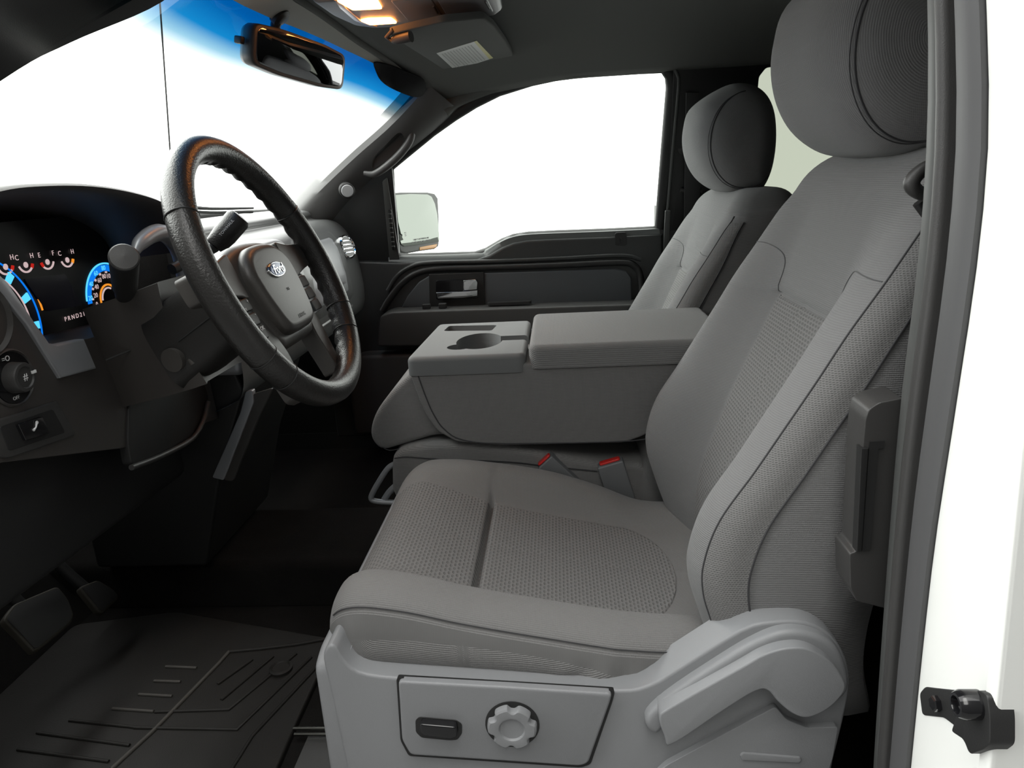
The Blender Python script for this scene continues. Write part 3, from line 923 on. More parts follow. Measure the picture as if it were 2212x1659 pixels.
# headrest outline in side view, swept across with a pillow-like roll-off
HR = [(0.4321, -0.31, 0.9211), (0.3881, -0.31, 0.9223), (0.356, -0.31, 0.9315), (0.3231, -0.31, 0.9579), (0.3011, -0.31, 0.9954), (0.2911, -0.31, 1.0379), (0.293, -0.31, 1.0783), (0.3051, -0.31, 1.117)]
hr_prof = [(p[0], p[2]) for p in HR] + [(0.345, 1.146), (0.380, 1.158), (0.418, 1.153), (0.448, 1.130), (0.466, 1.090), (0.472, 1.030), (0.466, 0.970), (0.450, 0.930)]
hr_c = Vector((0.392, 1.035))
def headrest_rows(lift=0.0):
    prof = [Vector((v[0], v[1])) for v in curve([(a, b, 0) for a, b in hr_prof], 5, True)]
    rows = []
    HW = 0.150
    M_ = 56
    for k in range(M_ + 1):
        t = -1 + 2 * k / M_
        t = math.sin(t * math.pi / 2)
        s = max(0.0002, 1 - abs(t) ** 4.2) ** (1 / 3.2)
        # the face (low x) rolls back more than the rest
        row = []
        for p in prof:
            d = p - hr_c
            kx = kz = s
            row.append(Vector((hr_c.x + d.x * kx, SY + HW * t, hr_c.y + d.y * kz)))
        rows.append(row)
    return rows

def build_seat_soft(root):
    ring_rows = [back_ring(z) for z in zs]
    b = grid('backrest', ring_rows, 'cloth_side', root, closed_u=True, caps=True, angle=60)
    # dimpled centre panel
    rows = []
    zz = [0.330 + (0.733 - 0.330) * i / 64 for i in range(65)]
    for z in zz:
        rows.append([back_pt(-0.425 + 0.85 * i / 40, z, 0.0016 if 0 < i < 40 else -0.001) for i in range(41)])
    grid('center_panel', rows, 'insert', b, angle=60)
    # narrow grained strip down the near and far flank edge
    for sgn in (-1, 1):
        rows = []
        for i in range(70):
            z = 0.345 + (0.868 - 0.345) * i / 69
            r = []
            for k in range(5):
                if k < 3:
                    p = back_pt(-0.945 - 0.055 * k / 2, z)
                else:
                    p = side_t(z, 0.16 * (k - 2) / 2 * sstep(0.90, 0.75, z))
                p = p + Vector((-0.0006, -0.0012, 0))
                if sgn > 0: p.y = 2 * SY - p.y
                r.append(p)
            rows.append(r)
        grid('bolster_strip', rows, 'strip', b, angle=60)
    s1 = [back_pt(-0.945, 0.335 + (0.880 - 0.335) * i / 60, 0.0012) for i in range(61)]
    s2 = [side_t(0.345 + (0.868 - 0.345) * i / 60, 0.16 * sstep(0.90, 0.75, 0.345 + (0.868 - 0.345) * i / 60)) + Vector((0, -0.0014, 0)) for i in range(61)]
    tube('stitching', s1, 0.0011, 'thread', b, n=6)
    tube('stitching', s2, 0.0012, 'thread', b, n=6)
    tube('stitching', [back_pt(-0.43 + 0.86 * i / 30, 0.736, -0.0028) for i in range(31)], 0.0009, 'thread', b, n=6)
    # curved upper bolster seams
    for sg in (-1, 1):
        tube('stitching', [back_pt(sg * sinterp([(0, 0.445), (0.5, 0.50), (1, 0.93)], k / 24), sinterp([(0, 0.737), (0.45, 0.785), (0.75, 0.803), (1, 0.800)], k / 24), 0.0004) for k in range(25)], 0.0007, 'seam', b, n=6)
    c = grid('cushion', [cush_ring(x) for x in xs_], 'cloth_u', root, closed_u=True, caps=True, angle=60)
    rows = []
    xr = sorted([-0.2985, -0.2965] + [-0.293 + (0.158 + 0.293) * i / 76 for i in range(77)] + [-0.128 + d_ for d_ in (-0.0075, -0.0055, -0.004, -0.0028, -0.0015, 0.0, 0.0015, 0.0028, 0.004, 0.0055, 0.0075)])
    for i, x in enumerate(xr):
        h = 0.555
        if x > 0.085: h = 0.555 * math.sqrt(max(0.0, 1 - ((x - 0.085) / 0.0735) ** 2)) * 0.995 + 0.004
        if x < -0.17: h = 0.555 + 0.06 * sstep(-0.17, -0.28, x)
        rows.append([cush_pt(x, h * (-1 + 2 * k / 40), 0.0016 if 0 < k < 40 else -0.001) for k in range(41)])
    # the panel's uv runs straight along x and y
    uvs = [(p.y, p.x) for r in rows for p in r]
    grid('center_panel', rows, 'insert', c, uvs=uvs, angle=60)
    edge = [cush_pt(-0.288 + 0.455 * i / 60, -0.985, 0.0006) + Vector((0, -0.0012, 0)) for i in range(61)]
    tube('stitching', edge, 0.0008, 'thread', c, n=6)
    edge = [cush_pt(-0.288 + 0.455 * i / 60, 0.985, 0.0006) + Vector((0, 0.0012, 0)) for i in range(61)]
    tube('stitching', edge, 0.0008, 'thread', c, n=6)
    h = grid('headrest', headrest_rows(), 'cloth_side', root, closed_u=True, caps=True, angle=180)
    hs = []
    for k in range(40):
        ang = math.radians(55 + 250 * k / 39)
        p = Vector((hr_c.x + 0.010 + 0.078 * math.cos(ang), hr_c.y + 0.102 * math.sin(ang)))
        hs.append(p)
    for post in (-0.07, 0.07):
        tube('headrest_post', [(0.420, SY + post, 0.86), (0.415, SY + post, 0.97)], 0.006, 'darker', root, n=12)
    return b, c, h

ds = thing('driver_seat', 'grey cloth driver seat with dimpled center panels, nearest the camera', 'car seat', (0.0, -0.41, 0.10))
db, dc, dh = build_seat_soft(ds)

def flank_seam(root_head):
    """double seam round the near cheek of the headrest, laid on its surface"""
    import mathutils
    bvh = mathutils.bvhtree.BVHTree.FromObject(root_head, bpy.context.evaluated_depsgraph_get())
    off = world_offset(root_head.parent)
    pts = []
    for k in range(60):
        ang = math.radians(95 + 215 * k / 59)
        p = Vector((0.398 + 0.080 * math.cos(ang), SY - 0.30, 1.035 + 0.100 * math.sin(ang)))
        hit = bvh.ray_cast(p - off, EY)
        if hit[0] is not None: pts.append(hit[0] + off + Vector((0, -0.0006, 0)))
    tube('stitching', pts, 0.0012, 'thread', root_head, n=6)
    tube('stitching', [p + Vector((-0.005, 0.001, -0.002)) for p in pts], 0.0007, 'thread', root_head, n=6)
flank_seam(dh)

# side shield, switch panel, recliner lever
shp = [(-0.2882, -0.69, 0.3961), (-0.2816, -0.69, 0.413), (-0.2728, -0.69, 0.4141), (-0.2642, -0.69, 0.3953), (-0.2481, -0.69, 0.3787), (-0.2036, -0.69, 0.3702), (-0.0736, -0.69, 0.3598), (0.0455, -0.69, 0.3516), (0.0848, -0.69, 0.3577), (0.1208, -0.69, 0.3822), (0.1855, -0.69, 0.4296), (0.2184, -0.69, 0.4398), (0.2559, -0.69, 0.4387), (0.2836, -0.69, 0.4209), (0.301, -0.69, 0.3916), (0.3076, -0.69, 0.3564), (0.3042, -0.69, 0.3078), (0.294, -0.69, 0.2161), (0.2926, -0.69, 0.0747), (-0.269, -0.69, 0.064), (-0.2739, -0.69, 0.1693), (-0.2795, -0.69, 0.2543), (-0.2849, -0.69, 0.3481)]
sp2 = [(v[0], v[1]) for v in curve([(p[0], p[2], 0) for p in shp], 3, True)]
sh = yslab('side_shield', [(x, max(z, 0.135)) for x, z in sp2], -0.690, -0.645, 0.007, 'shield', ds, label='grey plastic seat side shield')
slab('front_shield', fillet([(-0.688, 0.135), (-0.688, 0.385), (-0.66, 0.395), (-0.20, 0.395), (-0.18, 0.385), (-0.18, 0.135)], 0.012), (-0.262, 0, 0), EY, EZ, -EX, 0.040, 0.022, 'shield', ds, 6)
yslab('seat_frame', [(-0.24, 0.14), (0.30, 0.14), (0.30, 0.31), (-0.24, 0.31)], -0.644, -0.18, 0.01, 'darker', ds)
gap = [(-0.2042, -0.694, 0.3715), (-0.0732, -0.694, 0.3618), (0.0473, -0.694, 0.3524), (0.0445, -0.694, 0.3392), (0.0172, -0.694, 0.249), (0.0056, -0.694, 0.2442), (-0.2001, -0.694, 0.2605), (-0.208, -0.694, 0.2834)]
yslab('panel_gap', [(p[0], p[2]) for p in gap], -0.6912, -0.685, 0.0, 'darker', ds, fil=0.004)
pn = [(-0.2009, -0.697, 0.3713), (-0.073, -0.697, 0.3624), (0.0439, -0.697, 0.353), (0.0411, -0.697, 0.3411), (0.0144, -0.697, 0.2553), (0.0046, -0.697, 0.2512), (-0.1967, -0.697, 0.2667), (-0.2046, -0.697, 0.2882)]
sw = yslab('switch_panel', [(p[0], p[2]) for p in pn], -0.697, -0.688, 0.004, 'shield', ds, fil=0.006)
st = [(-0.1857, -0.698, 0.3175), (-0.1808, -0.698, 0.3227), (-0.1376, -0.698, 0.3181), (-0.1309, -0.698, 0.3122), (-0.1319, -0.698, 0.2991), (-0.1381, -0.698, 0.2899), (-0.148, -0.698, 0.2892), (-0.1807, -0.698, 0.2932), (-0.1866, -0.698, 0.3011)]
yslab('switch_recess', [(p[0], p[2]) for p in st], -0.6978, -0.690, 0.0005, 'darker', sw, fil=0.003)
st = [(-0.1778, -0.706, 0.3213), (-0.1366, -0.706, 0.3168), (-0.1355, -0.706, 0.3031), (-0.1433, -0.706, 0.2999), (-0.1755, -0.706, 0.3044), (-0.1798, -0.706, 0.311)]
yslab('seat_switch', [(p[0], p[2]) for p in st], -0.708, -0.694, 0.006, 'gloss_black', sw, fil=0.003, label='black power seat switch')
kc = (-0.0721, -0.705, 0.312)
lathe('knob_recess', [(0.0315, 0.0), (0.0315, 0.0102), (0.030, 0.0106), (0.0, 0.0106)], (kc[0], -0.688, kc[2]), (0, -1, 0), 'darker', sw, 40)
# six-lobed lumbar knob
prof = []
for i in range(84):
    a = 2 * math.pi * i / 84
    c7 = math.cos(6 * a + 0.5)
    prof.append((a, 0.0288 - 0.0050 * sstep(0.0, 1.0, -c7)))
rows = []
for kr, h in ((1.0, 0.0), (1.0, 0.010), (0.97, 0.0135), (0.90, 0.0150), (0.62, 0.0155), (0.55, 0.0150), (0.50, 0.0125), (0.42, 0.0122), (0.02, 0.0126)):
    rows.append([Vector((kc[0] + (r_ if kr > 0.7 else 0.0275) * kr * math.cos(a), -0.692 - h, kc[2] + (r_ if kr > 0.7 else 0.0275) * kr * math.sin(a))) for a, r_ in prof])
grid('lumbar_knob', rows, 'shield', sw, closed_u=True, caps=True, angle=32, label='six-lobed grey lumbar knob')
# raised lower field, recliner lever
lf = [(0.0847, -0.699, 0.2307), (0.105, -0.699, 0.2543), (0.1673, -0.699, 0.2968), (0.2253, -0.699, 0.3359), (0.2383, -0.699, 0.3184), (0.2618, -0.699, 0.307), (0.2957, -0.699, 0.3083), (0.2927, -0.699, 0.2648), (0.285, -0.699, 0.2253)]
lw = yslab('lower_field', [(p[0], p[2]) for p in lf], -0.698, -0.680, 0.005, 'shield', ds, fil=0.004)
yslab('slot', [(p[0], p[2]) for p in [(0.1875, -0.6985, 0.2699), (0.191, -0.6985, 0.2744), (0.2556, -0.6985, 0.2681), (0.2584, -0.6985, 0.2635), (0.2556, -0.6985, 0.259), (0.1903, -0.6985, 0.2627)]], -0.7000, -0.690, 0.002, 'shield', lw, fil=0.002)
ln = [(0.0938, -0.716, 0.338), (0.1058, -0.716, 0.3521), (0.1801, -0.716, 0.4031), (0.2038, -0.716, 0.4192), (0.2275, -0.716, 0.4271), (0.2491, -0.716, 0.4257), (0.2715, -0.716, 0.4111), (0.2864, -0.716, 0.3907), (0.2906, -0.716, 0.373), (0.2757, -0.716, 0.3503), (0.2543, -0.716, 0.3382), (0.2378, -0.716, 0.3432), (0.2212, -0.716, 0.3589), (0.2097, -0.716, 0.3734), (0.196, -0.716, 0.3723), (0.1621, -0.716, 0.3464), (0.1083, -0.716, 0.3023), (0.1, -0.716, 0.3124)]
lv = yslab('recliner_lever', [(v[0], v[1]) for v in curve([(p[0], p[2], 0) for p in ln], 4, True)], -0.718, -0.680, 0.0055, 'shield', ds, label='long grey recliner lever')
hg = [(0.0803, -0.705, 0.3214), (0.1034, -0.705, 0.3514), (0.1631, -0.705, 0.3995), (0.2016, -0.705, 0.4262), (0.2303, -0.705, 0.4374), (0.2595, -0.705, 0.4336), (0.2838, -0.705, 0.4172), (0.2976, -0.705, 0.3878), (0.2998, -0.705, 0.3579), (0.2799, -0.705, 0.3458), (0.2338, -0.705, 0.3703), (0.1837, -0.705, 0.3766), (0.119, -0.705, 0.3308), (0.0933, -0.705, 0.3023)]
yslab('hinge_cover', [(v[0], v[1]) for v in curve([(p[0], p[2], 0) for p in hg], 4, True)], -0.704, -0.66, 0.009, 'shield', ds)
for pz in (0.118, 0.129):
    tube('seat_track', [(-0.43, -0.50, pz), (0.30, -0.50, pz)], 0.0028, 'steel', ds, n=8)
yslab('track_cover', [(-0.415, 0.102), (-0.25, 0.102), (-0.25, 0.112), (-0.41, 0.112)], -0.60, -0.49, 0.005, 'armrest', ds)

# passenger seat: the same seat on its own place, set lower
ps = thing('passenger_seat', 'grey cloth passenger seat beyond the center armrest, with lower headrest', 'car seat', (-0.008, 0.41, 0.10))
PDZ = -0.062
for src in (db, dc, dh):
    q = src.copy(); COL.objects.link(q); q.parent = ps; q.location = (0.028 if src is dh else 0.0, 0, PDZ)
    for ch in src.children:
        r_ = ch.copy(); COL.objects.link(r_); r_.parent = q; r_.location = (0, 0, 0)
yslab('seat_base', [(-0.24, 0.105), (0.28, 0.105), (0.28, 0.26), (-0.24, 0.26)], 0.19, 0.63, 0.02, 'shield', ps)
for post in (-0.07, 0.07):
    tube('headrest_post', [(0.420, 0.41 + post, 0.80), (0.415, 0.41 + post, 0.90)], 0.006, 'darker', ps, n=12)

# ================================================================ FOLDED CENTER SEAT / ARMREST
cs = thing('center_console', 'folded grey center seat forming an armrest with cup holder between the seats', 'armrest', (0.0, 0.0, 0.20))
bd = [(-0.2738, -0.155, 0.6053), (-0.2723, -0.155, 0.5854), (-0.2617, -0.155, 0.5438), (-0.2502, -0.155, 0.5097), (-0.233, -0.155, 0.4803), (-0.2002, -0.155, 0.4584), (-0.1193, -0.155, 0.4486), (0.109, -0.155, 0.447), (0.1466, -0.155, 0.461)]
bp2 = [(p[0], p[2]) for p in bd] + [(0.19, 0.50), (0.22, 0.60)]
body = yslab('folded_backrest', bp2, -0.155, 0.145, 0.014, 'cloth', cs, fil=0.01, seg=5)
tube('piping', [(v.x, -0.1555, v.y) for v in curve([(a_[0] + 0.013, a_[1] + 0.004, 0) for a_ in bp2[:9]], 4)], 0.0012, 'thread', body, n=6)
tray = zslab('tray', [(-0.278, -0.158), (-0.064, -0.158), (-0.064, 0.150), (-0.268, 0.150)], 0.622, 0.588, 0.012, 'tray', cs, fil=0.016)
cc = (-0.1575, -0.0389, 0.622)
def oval(ob, k=1.55):
    for v_ in ob.data.vertices: v_.co.y = cc[1] + (v_.co.y + (world_offset(ob.parent).y if ob.parent else 0.0) - cc[1]) * k - (world_offset(ob.parent).y if ob.parent else 0.0)
    return ob
cut_a = oval(lathe('cutter', [(0.042, -0.06), (0.046, 0.03)], (cc[0], cc[1], 0.622), (0, 0, 1), 'tray', None, 48))
cut_b = zslab('cutter', rect(cc[0] + 0.02, -0.04, cc[1] - 0.005, cc[1] + 0.035), 0.65, 0.600, 0, 'tray')
cut_e = lathe('cutter', [(0.022, -0.02), (0.024, 0.03)], (cc[0] - 0.034, cc[1] - 0.046, 0.622), (0, 0, 1), 'tray', None, 24)
rc = [(-0.2443, 0.068, 0.622), (-0.142, 0.0529, 0.622), (-0.1349, 0.1084, 0.622), (-0.2401, 0.1198, 0.622)]
cut_c = zslab('cutter', rc, 0.65, 0.602, 0, 'tray', None, fil=0.008)
cut(tray, [cut_a, cut_b, cut_e, cut_c])
# keep the hole open below the tray: cup well liner
well = oval(lathe('cup_well', [(0.0425, 0.0), (0.0455, 0.056), (0.0435, 0.056), (0.0405, 0.004), (0.0, 0.004)], (cc[0], cc[1], 0.550), (0, 0, 1), 'tray', cs, 48))
cutb = oval(lathe('cutter', [(0.0430, -0.075), (0.0460, 0.06)], (cc[0], cc[1], 0.620), (0, 0, 1), 'cloth', None, 48))
cut(body, [cutb])
lid = zslab('armrest_lid', [(-0.058, -0.160), (0.30, -0.160), (0.30, 0.150), (-0.058, 0.150)], 0.636, 0.594, 0.014, 'cloth', cs, fil=0.018, seg=5)
pad = [(-0.2623, -0.125, 0.5987), (-0.2857, -0.125, 0.5801), (-0.322, -0.125, 0.5474), (-0.3524, -0.125, 0.5102), (-0.3668, -0.125, 0.4755), (-0.3642, -0.125, 0.4501), (-0.346, -0.125, 0.4354), (-0.3076, -0.125, 0.4437), (-0.2528, -0.125, 0.4588), (-0.2034, -0.125, 0.4703), (-0.1929, -0.125, 0.5518)]
pd_ = yslab('front_pad', [(v[0], v[1]) for v in curve([(p[0], p[2], 0) for p in pad], 4, True)], -0.125, 0.115, 0.020, 'cloth', cs, seg=6)
tube('piping', [(v[0], -0.1225, v[1]) for v in curve([(p[0] + 0.012, p[2] - 0.002, 0) for p in pad[:8]], 4)], 0.001, 'thread', pd_, n=6)
lc = [(-0.3345, -0.14, 0.3573), (-0.3287, -0.14, 0.4145), (-0.3188, -0.14, 0.433), (-0.2955, -0.14, 0.4454), (-0.2246, -0.14, 0.4525), (-0.1036, -0.14, 0.4404), (0.0673, -0.14, 0.403), (0.1525, -0.14, 0.3912), (0.1525, -0.14, 0.287)]
lcu = yslab('lower_cushion', [(v[0], v[1]) for v in curve([(p[0], p[2], 0) for p in lc], 3)] + [(0.16, 0.25), (-0.30, 0.25)], -0.14, 0.14, 0.014, 'cloth', cs, seg=5)
tube('piping', [(-0.322, -0.1415, 0.4243), (-0.297, -0.1415, 0.4264), (-0.2357, -0.1415, 0.4199), (-0.1051, -0.1415, 0.4105), (-0.0362, -0.1415, 0.4001), (0.0583, -0.1415, 0.3871)], 0.0012, 'thread', lcu, n=6, sm=4)
yslab('center_base', [(-0.29, 0.20), (0.2, 0.20), (0.2, 0.25), (-0.29, 0.25)], -0.12, 0.12, 0.01, 'darker', cs)
yslab('console_back', [(0.11, 0.26), (0.24, 0.26), (0.29, 0.60), (0.24, 0.60), (0.16, 0.46)], -0.15, 0.15, 0.02, 'cloth', cs)
cl = [(-0.3249, -0.12, 0.406), (-0.3424, -0.12, 0.395), (-0.3657, -0.12, 0.3636), (-0.3803, -0.12, 0.3394), (-0.3805, -0.12, 0.3295), (-0.3643, -0.12, 0.3251), (-0.3333, -0.12, 0.3223)]
tube('pull_loop', cl, 0.0055, 'silver', cs, n=10, sm=5, label='satin grey pull loop')
tube('pull_loop', [(-0.3269, -0.115, 0.3603), (-0.3451, -0.115, 0.344), (-0.358, -0.115, 0.3265)], 0.0065, 'silver', cs, n=10, sm=5)

# buckles
def buckle(label, tl, tr, bot, y, name='seat_belt_buckle'):
    root = thing(name, label, 'buckle', (bot[0], y, bot[2]), 'seat belt buckles')
    a, b, c = Vector(tl), Vector(tr), Vector(bot)
    ax = (b - a).normalized()
    mid = (a + b) / 2
    up = (mid - c); up = (up - ax * up.dot(ax)).normalized()
    w = (b - a).length / 2
    L = (mid - c).dot(up)
    nn = ax.cross(up)
    if nn.y > 0: nn = -nn
    slab('buckle_body', fillet(rect(-w, w, -L, 0.0), 0.004), mid - nn * 0.013, ax, up, nn, 0.026, 0.006, 'buckle', root)
    slab('release_button', fillet(rect(-w * 0.80, w * 0.80, -0.007, 0.007), 0.005), mid + up * 0.001 , ax, nn, up, 0.0035, 0.0015, 'red', root, label='red release button')
    slab('buckle_strap', rect(-w * 0.5, w * 0.5, -L - 0.06, -L + 0.01), mid - nn * 0.004, ax, up, nn, 0.008, 0.002, 'darker', root)
buckle('seat belt buckle with red button standing beside the backrest', (0.0584, -0.145, 0.3998), (0.1054, -0.145, 0.4131), (0.1019, -0.145, 0.3243), -0.145)
buckle('seat belt buckle with red button leaning between cushion and armrest', (-0.0516, -0.145, 0.4011), (-0.0248, -0.145, 0.4262), (0.0144, -0.145, 0.3598), -0.145)

# ================================================================ STEERING WHEEL
WC = Vector((-0.392, -0.41, 0.811))
TH = math.radians(23)
WN = Vector((math.cos(TH), 0, math.sin(TH)))
WU = Vector((-math.sin(TH), 0, math.cos(TH)))
def wpt(y, u, h=0.0): return WC + EY * y + WU * u + WN * h
sw_ = thing('steering_wheel', 'black leather steering wheel with four spokes and oval emblem', 'steering wheel', tuple(WC))
rows = []
NR, NT = 128, 20
for i in range(NR):
    a = 2 * math.pi * i / NR
    dirv = EY * math.cos(a) + WU * math.sin(a)
    row = []
    for k in range(NT):
        b = 2 * math.pi * k / NT
        co, si = math.cos(b), math.sin(b)
        rr = 0.0172 + 0.0012 * abs(si)
        if si < 0 and co < 0.3:
            rr += 0.0016 * math.sin(a * 44) * sstep(0.3, -0.3, co)
        row.append(WC + dirv * (0.1815 + rr * co) + WN * (rr * 1.05 * si))
    rows.append(row)
rows.append(rows[0])
rim = grid('rim', rows, 'leather', sw_, closed_u=True, angle=80)
for ad in (149, 27, -27, 209, -42, -138):
    a = math.radians(ad)
    dirv = EY * math.cos(a) + WU * math.sin(a)
    tube('leather_seam', [WC + dirv * (0.1815 + 0.0182 * math.cos(t * math.pi / 12)) + WN * (0.0192 * math.sin(t * math.pi / 12)) for t in range(24)], 0.0009, 'rubber', rim, n=6, closed=True)
def wslab(name, pts, h0, h1, r, mat, parent, fil=0.0, seg=4, label=None):
    p2 = fillet(pts, fil) if fil else pts
    return slab(name, p2, WC + WN * h0, EY, WU, WN, h1 - h0, r, mat, parent, seg, label)
def mirrored(pts):
    return pts + [(-p[0], p[1]) for p in reversed(pts) if abs(p[0]) > 1e-6]
base = mirrored([(0.0, 0.056), (0.045, 0.054), (0.080, 0.046), (0.100, 0.030), (0.098, -0.005), (0.088, -0.045), (0.074, -0.082), (0.060, -0.098), (0.0, -0.098)])
wslab('hub', base, -0.050, -0.012, 0.014, 'hub', sw_, fil=0.014)
padp = mirrored([(0.0, 0.046), (0.035, 0.044), (0.060, 0.033), (0.073, 0.010), (0.070, -0.025), (0.060, -0.062), (0.050, -0.078), (0.034, -0.083), (0.0, -0.084)])
pad_ = wslab('airbag_cover', padp, -0.030, 0.004, 0.016, 'hub', sw_, fil=0.012, seg=6)
for s in (-1, 1):
    wslab('spoke', [(s*0.080, 0.046), (s*0.120, 0.037), (s*0.176, 0.034), (s*0.176, -0.002), (s*0.140, -0.006), (s*0.105, -0.012), (s*0.085, -0.02)], -0.040, -0.010, 0.012, 'hub', sw_, fil=0.008)
    wslab('spoke', [(s*0.070, -0.050), (s*0.092, -0.040), (s*0.098, -0.090), (s*0.090, -0.160), (s*0.066, -0.170), (s*0.058, -0.10)], -0.040, -0.014, 0.010, 'hub', sw_, fil=0.008)
# oval emblem with script lettering
el = [(0.0275 * math.cos(t * math.pi / 20), 0.0112 * math.sin(t * math.pi / 20)) for t in range(40)]
em = wslab('emblem_rim', [(x * 1.0, y + 0.004) for x, y in el], 0.003, 0.0065, 0.0012, 'chrome', sw_)
wslab('emblem_field', [(x * 0.90, y * 0.84 + 0.004) for x, y in el], 0.006, 0.0072, 0.0003, 'emblem', em)
text('emblem_lettering', 'Ford', wpt(0.0, 0.0035, 0.0076), EY, WU, 0.0185, 'chrome', em, 0.0005, shear=0.28)
text('airbag_lettering', 'SRS', wpt(0.004, -0.026, 0.0042), EY, WU, 0.006, 'dark', pad_, 0.0002)
text('airbag_lettering', 'AIRBAG', wpt(0.002, -0.066, 0.0042), EY, WU, 0.008, 'dark', pad_, 0.0002)
# switch clusters on the spokes
for s in (-1, 1):
    cl_ = wslab('switch_cluster', [(s*0.088, -0.012), (s*0.126, -0.010), (s*0.132, -0.040), (s*0.128, -0.074), (s*0.090, -0.076)], -0.040, -0.014, 0.004, 'darker' if s < 0 else 'silver', sw_, fil=0.004)
    yb = (0.098, 0.118)
    for r_ in range(3):
        wslab('switch_button', fillet([(s*0.092, -0.015 - r_*0.020), (s*0.124, -0.015 - r_*0.020), (s*0.125, -0.032 - r_*0.020), (s*0.093, -0.032 - r_*0.020)], 0.003), -0.020, -0.010, 0.002, 'darker' if s < 0 else 'doorinsert', cl_)
if True:
    marks = [('+', -0.098, -0.020), ('v', -0.113, -0.028), ('-', -0.098, -0.038), ('~', -0.112, -0.046), ('OK', -0.100, -0.058), ('< >', -0.112, -0.066)]
    for b_, y_, u_ in marks:
        text('switch_symbol', b_, wpt(y_, u_, -0.0095), EY, WU, 0.008, 'white_print', sw_, 0.0002)

# ================================================================ STEERING COLUMN
cl0 = thing('steering_column', 'black steering column shroud behind the wheel', 'steering column', (-0.60, -0.41, 0.72))
rows = []
for h, wy, wu, du in ((-0.035, 0.050, 0.042, -0.004), (-0.045, 0.060, 0.050, -0.006), (-0.08, 0.063, 0.054, -0.012), (-0.12, 0.064, 0.058, -0.020), (-0.18, 0.064, 0.060, -0.030)):
    ring = []
    for i in range(32):
        a = 2 * math.pi * i / 32
        ca, sa = math.cos(a), math.sin(a)
        ring.append(wpt(math.copysign(abs(ca) ** 0.55, ca) * wy, math.copysign(abs(sa) ** 0.55, sa) * wu + du, h))
    rows.append(ring)
shr = grid('shroud', rows, 'shroud', cl0, closed_u=True, caps=True, angle=40)
tube('shroud_seam', [wpt(-0.061, -0.010, -0.05), wpt(-0.0642, -0.016, -0.09), wpt(-0.0648, -0.024, -0.14)], 0.0012, 'rubber', shr, n=6)
# multi-function stalk, end cap towards the door
st0 = thing('turn_signal_stalk', 'thick black indicator stalk with round grey end cap', 'control stalk', (-0.575, -0.45, 0.80))
e0 = Vector((-0.507, -0.565, 0.8553)); e1 = Vector((-0.585, -0.455, 0.795))
dv = (e0 - e1)
tube('stalk_body', [e1, e1 + dv * 0.25, e1 + dv * 0.28, e1 + dv * 0.95, e0], [0.012, 0.013, 0.0150, 0.0165, 0.0170], 'darker', st0, n=28)
lathe('end_cap', [(0.0168, -0.002), (0.0165, 0.0015), (0.0150, 0.003), (0.0, 0.0042)], e0, dv, 'dark', st0, 28, label='grey domed end cap')
# column shifter on the far side
g0 = Vector((-0.585, -0.325, 0.815)); g1 = Vector((-0.5581, -0.235, 0.8376)); g2 = Vector((-0.549, -0.225, 0.8497)); g3 = Vector((-0.519, -0.21, 0.8821))
sf = thing('gear_lever', 'black column gear lever with a thick lettered grip', 'gear lever', tuple(g0))
tube('lever_rod', [g0, g1, g2], 0.0085, 'darker', sf, n=14, sm=4)
dg_ = (g3 - g2)
tube('lever_grip', [g2 - dg_ * 0.35, g2 - dg_ * 0.30, g2 + dg_ * 0.2, g2 + dg_ * 0.9, g2 + dg_ * 1.04, g2 + dg_ * 1.08], [0.012, 0.0165, 0.0195, 0.0200, 0.0165, 0.007], 'leather', sf, n=24)
tdir = dg_.normalized()
cdir = (camera.matrix_world.translation - g2).normalized(); cdir = Vector((0.30, -0.92, 0.25))
cdir = (cdir - tdir * cdir.dot(tdir)).normalized()
text('grip_lettering', 'TOW/HAUL', g2 + dg_ * 0.45 + cdir * 0.0200, tdir, cdir.cross(tdir), 0.0062, 'white_print', sf, 0.0002)

# ================================================================ DASHBOARD
da = thing('dashboard', 'charcoal dashboard running under the windshield from door to door', 'dashboard', (-0.75, 0.0, 0.50))
PROF = [(-1.06, 0.852), (-0.92, 0.862), (-0.78, 0.866), (-0.715, 0.862), (-0.700, 0.852), (-0.700, 0.840), (-0.690, 0.836), (-0.655, 0.832), (-0.625, 0.815), (-0.600, 0.780), (-0.586, 0.735), (-0.578, 0.68), (-0.574, 0.62), (-0.580, 0.575), (-0.605, 0.55), (-0.70, 0.52), (-0.90, 0.50)]
def dash_x(y): return -0.012 * (abs(y) / 0.66) ** 2.2
cp2 = curve([(a, b, 0) for a, b in PROF], 5)
def dash_rows(y0, y1, n, extra=lambda y: 0.0):
    rows = []
    for k in range(n + 1):
        y = y0 + (y1 - y0) * k / n
        rows.append([(p.x + dash_x(y) + extra(y), y, p.y) for p in cp2])
    return rows
grid('dash_body', dash_rows(-0.17, 0.745, 40), 'dashtop', da, angle=40)
grid('dash_top', [[(x, y, z) for x, z in ((-1.05, 0.850), (-0.92, 0.858), (-0.80, 0.862), (-0.79, 0.860), (-0.785, 0.852), (-0.785, 0.80))] for y in (-0.76, -0.6, -0.4, -0.2, -0.16)], 'dashtop', da, angle=40)
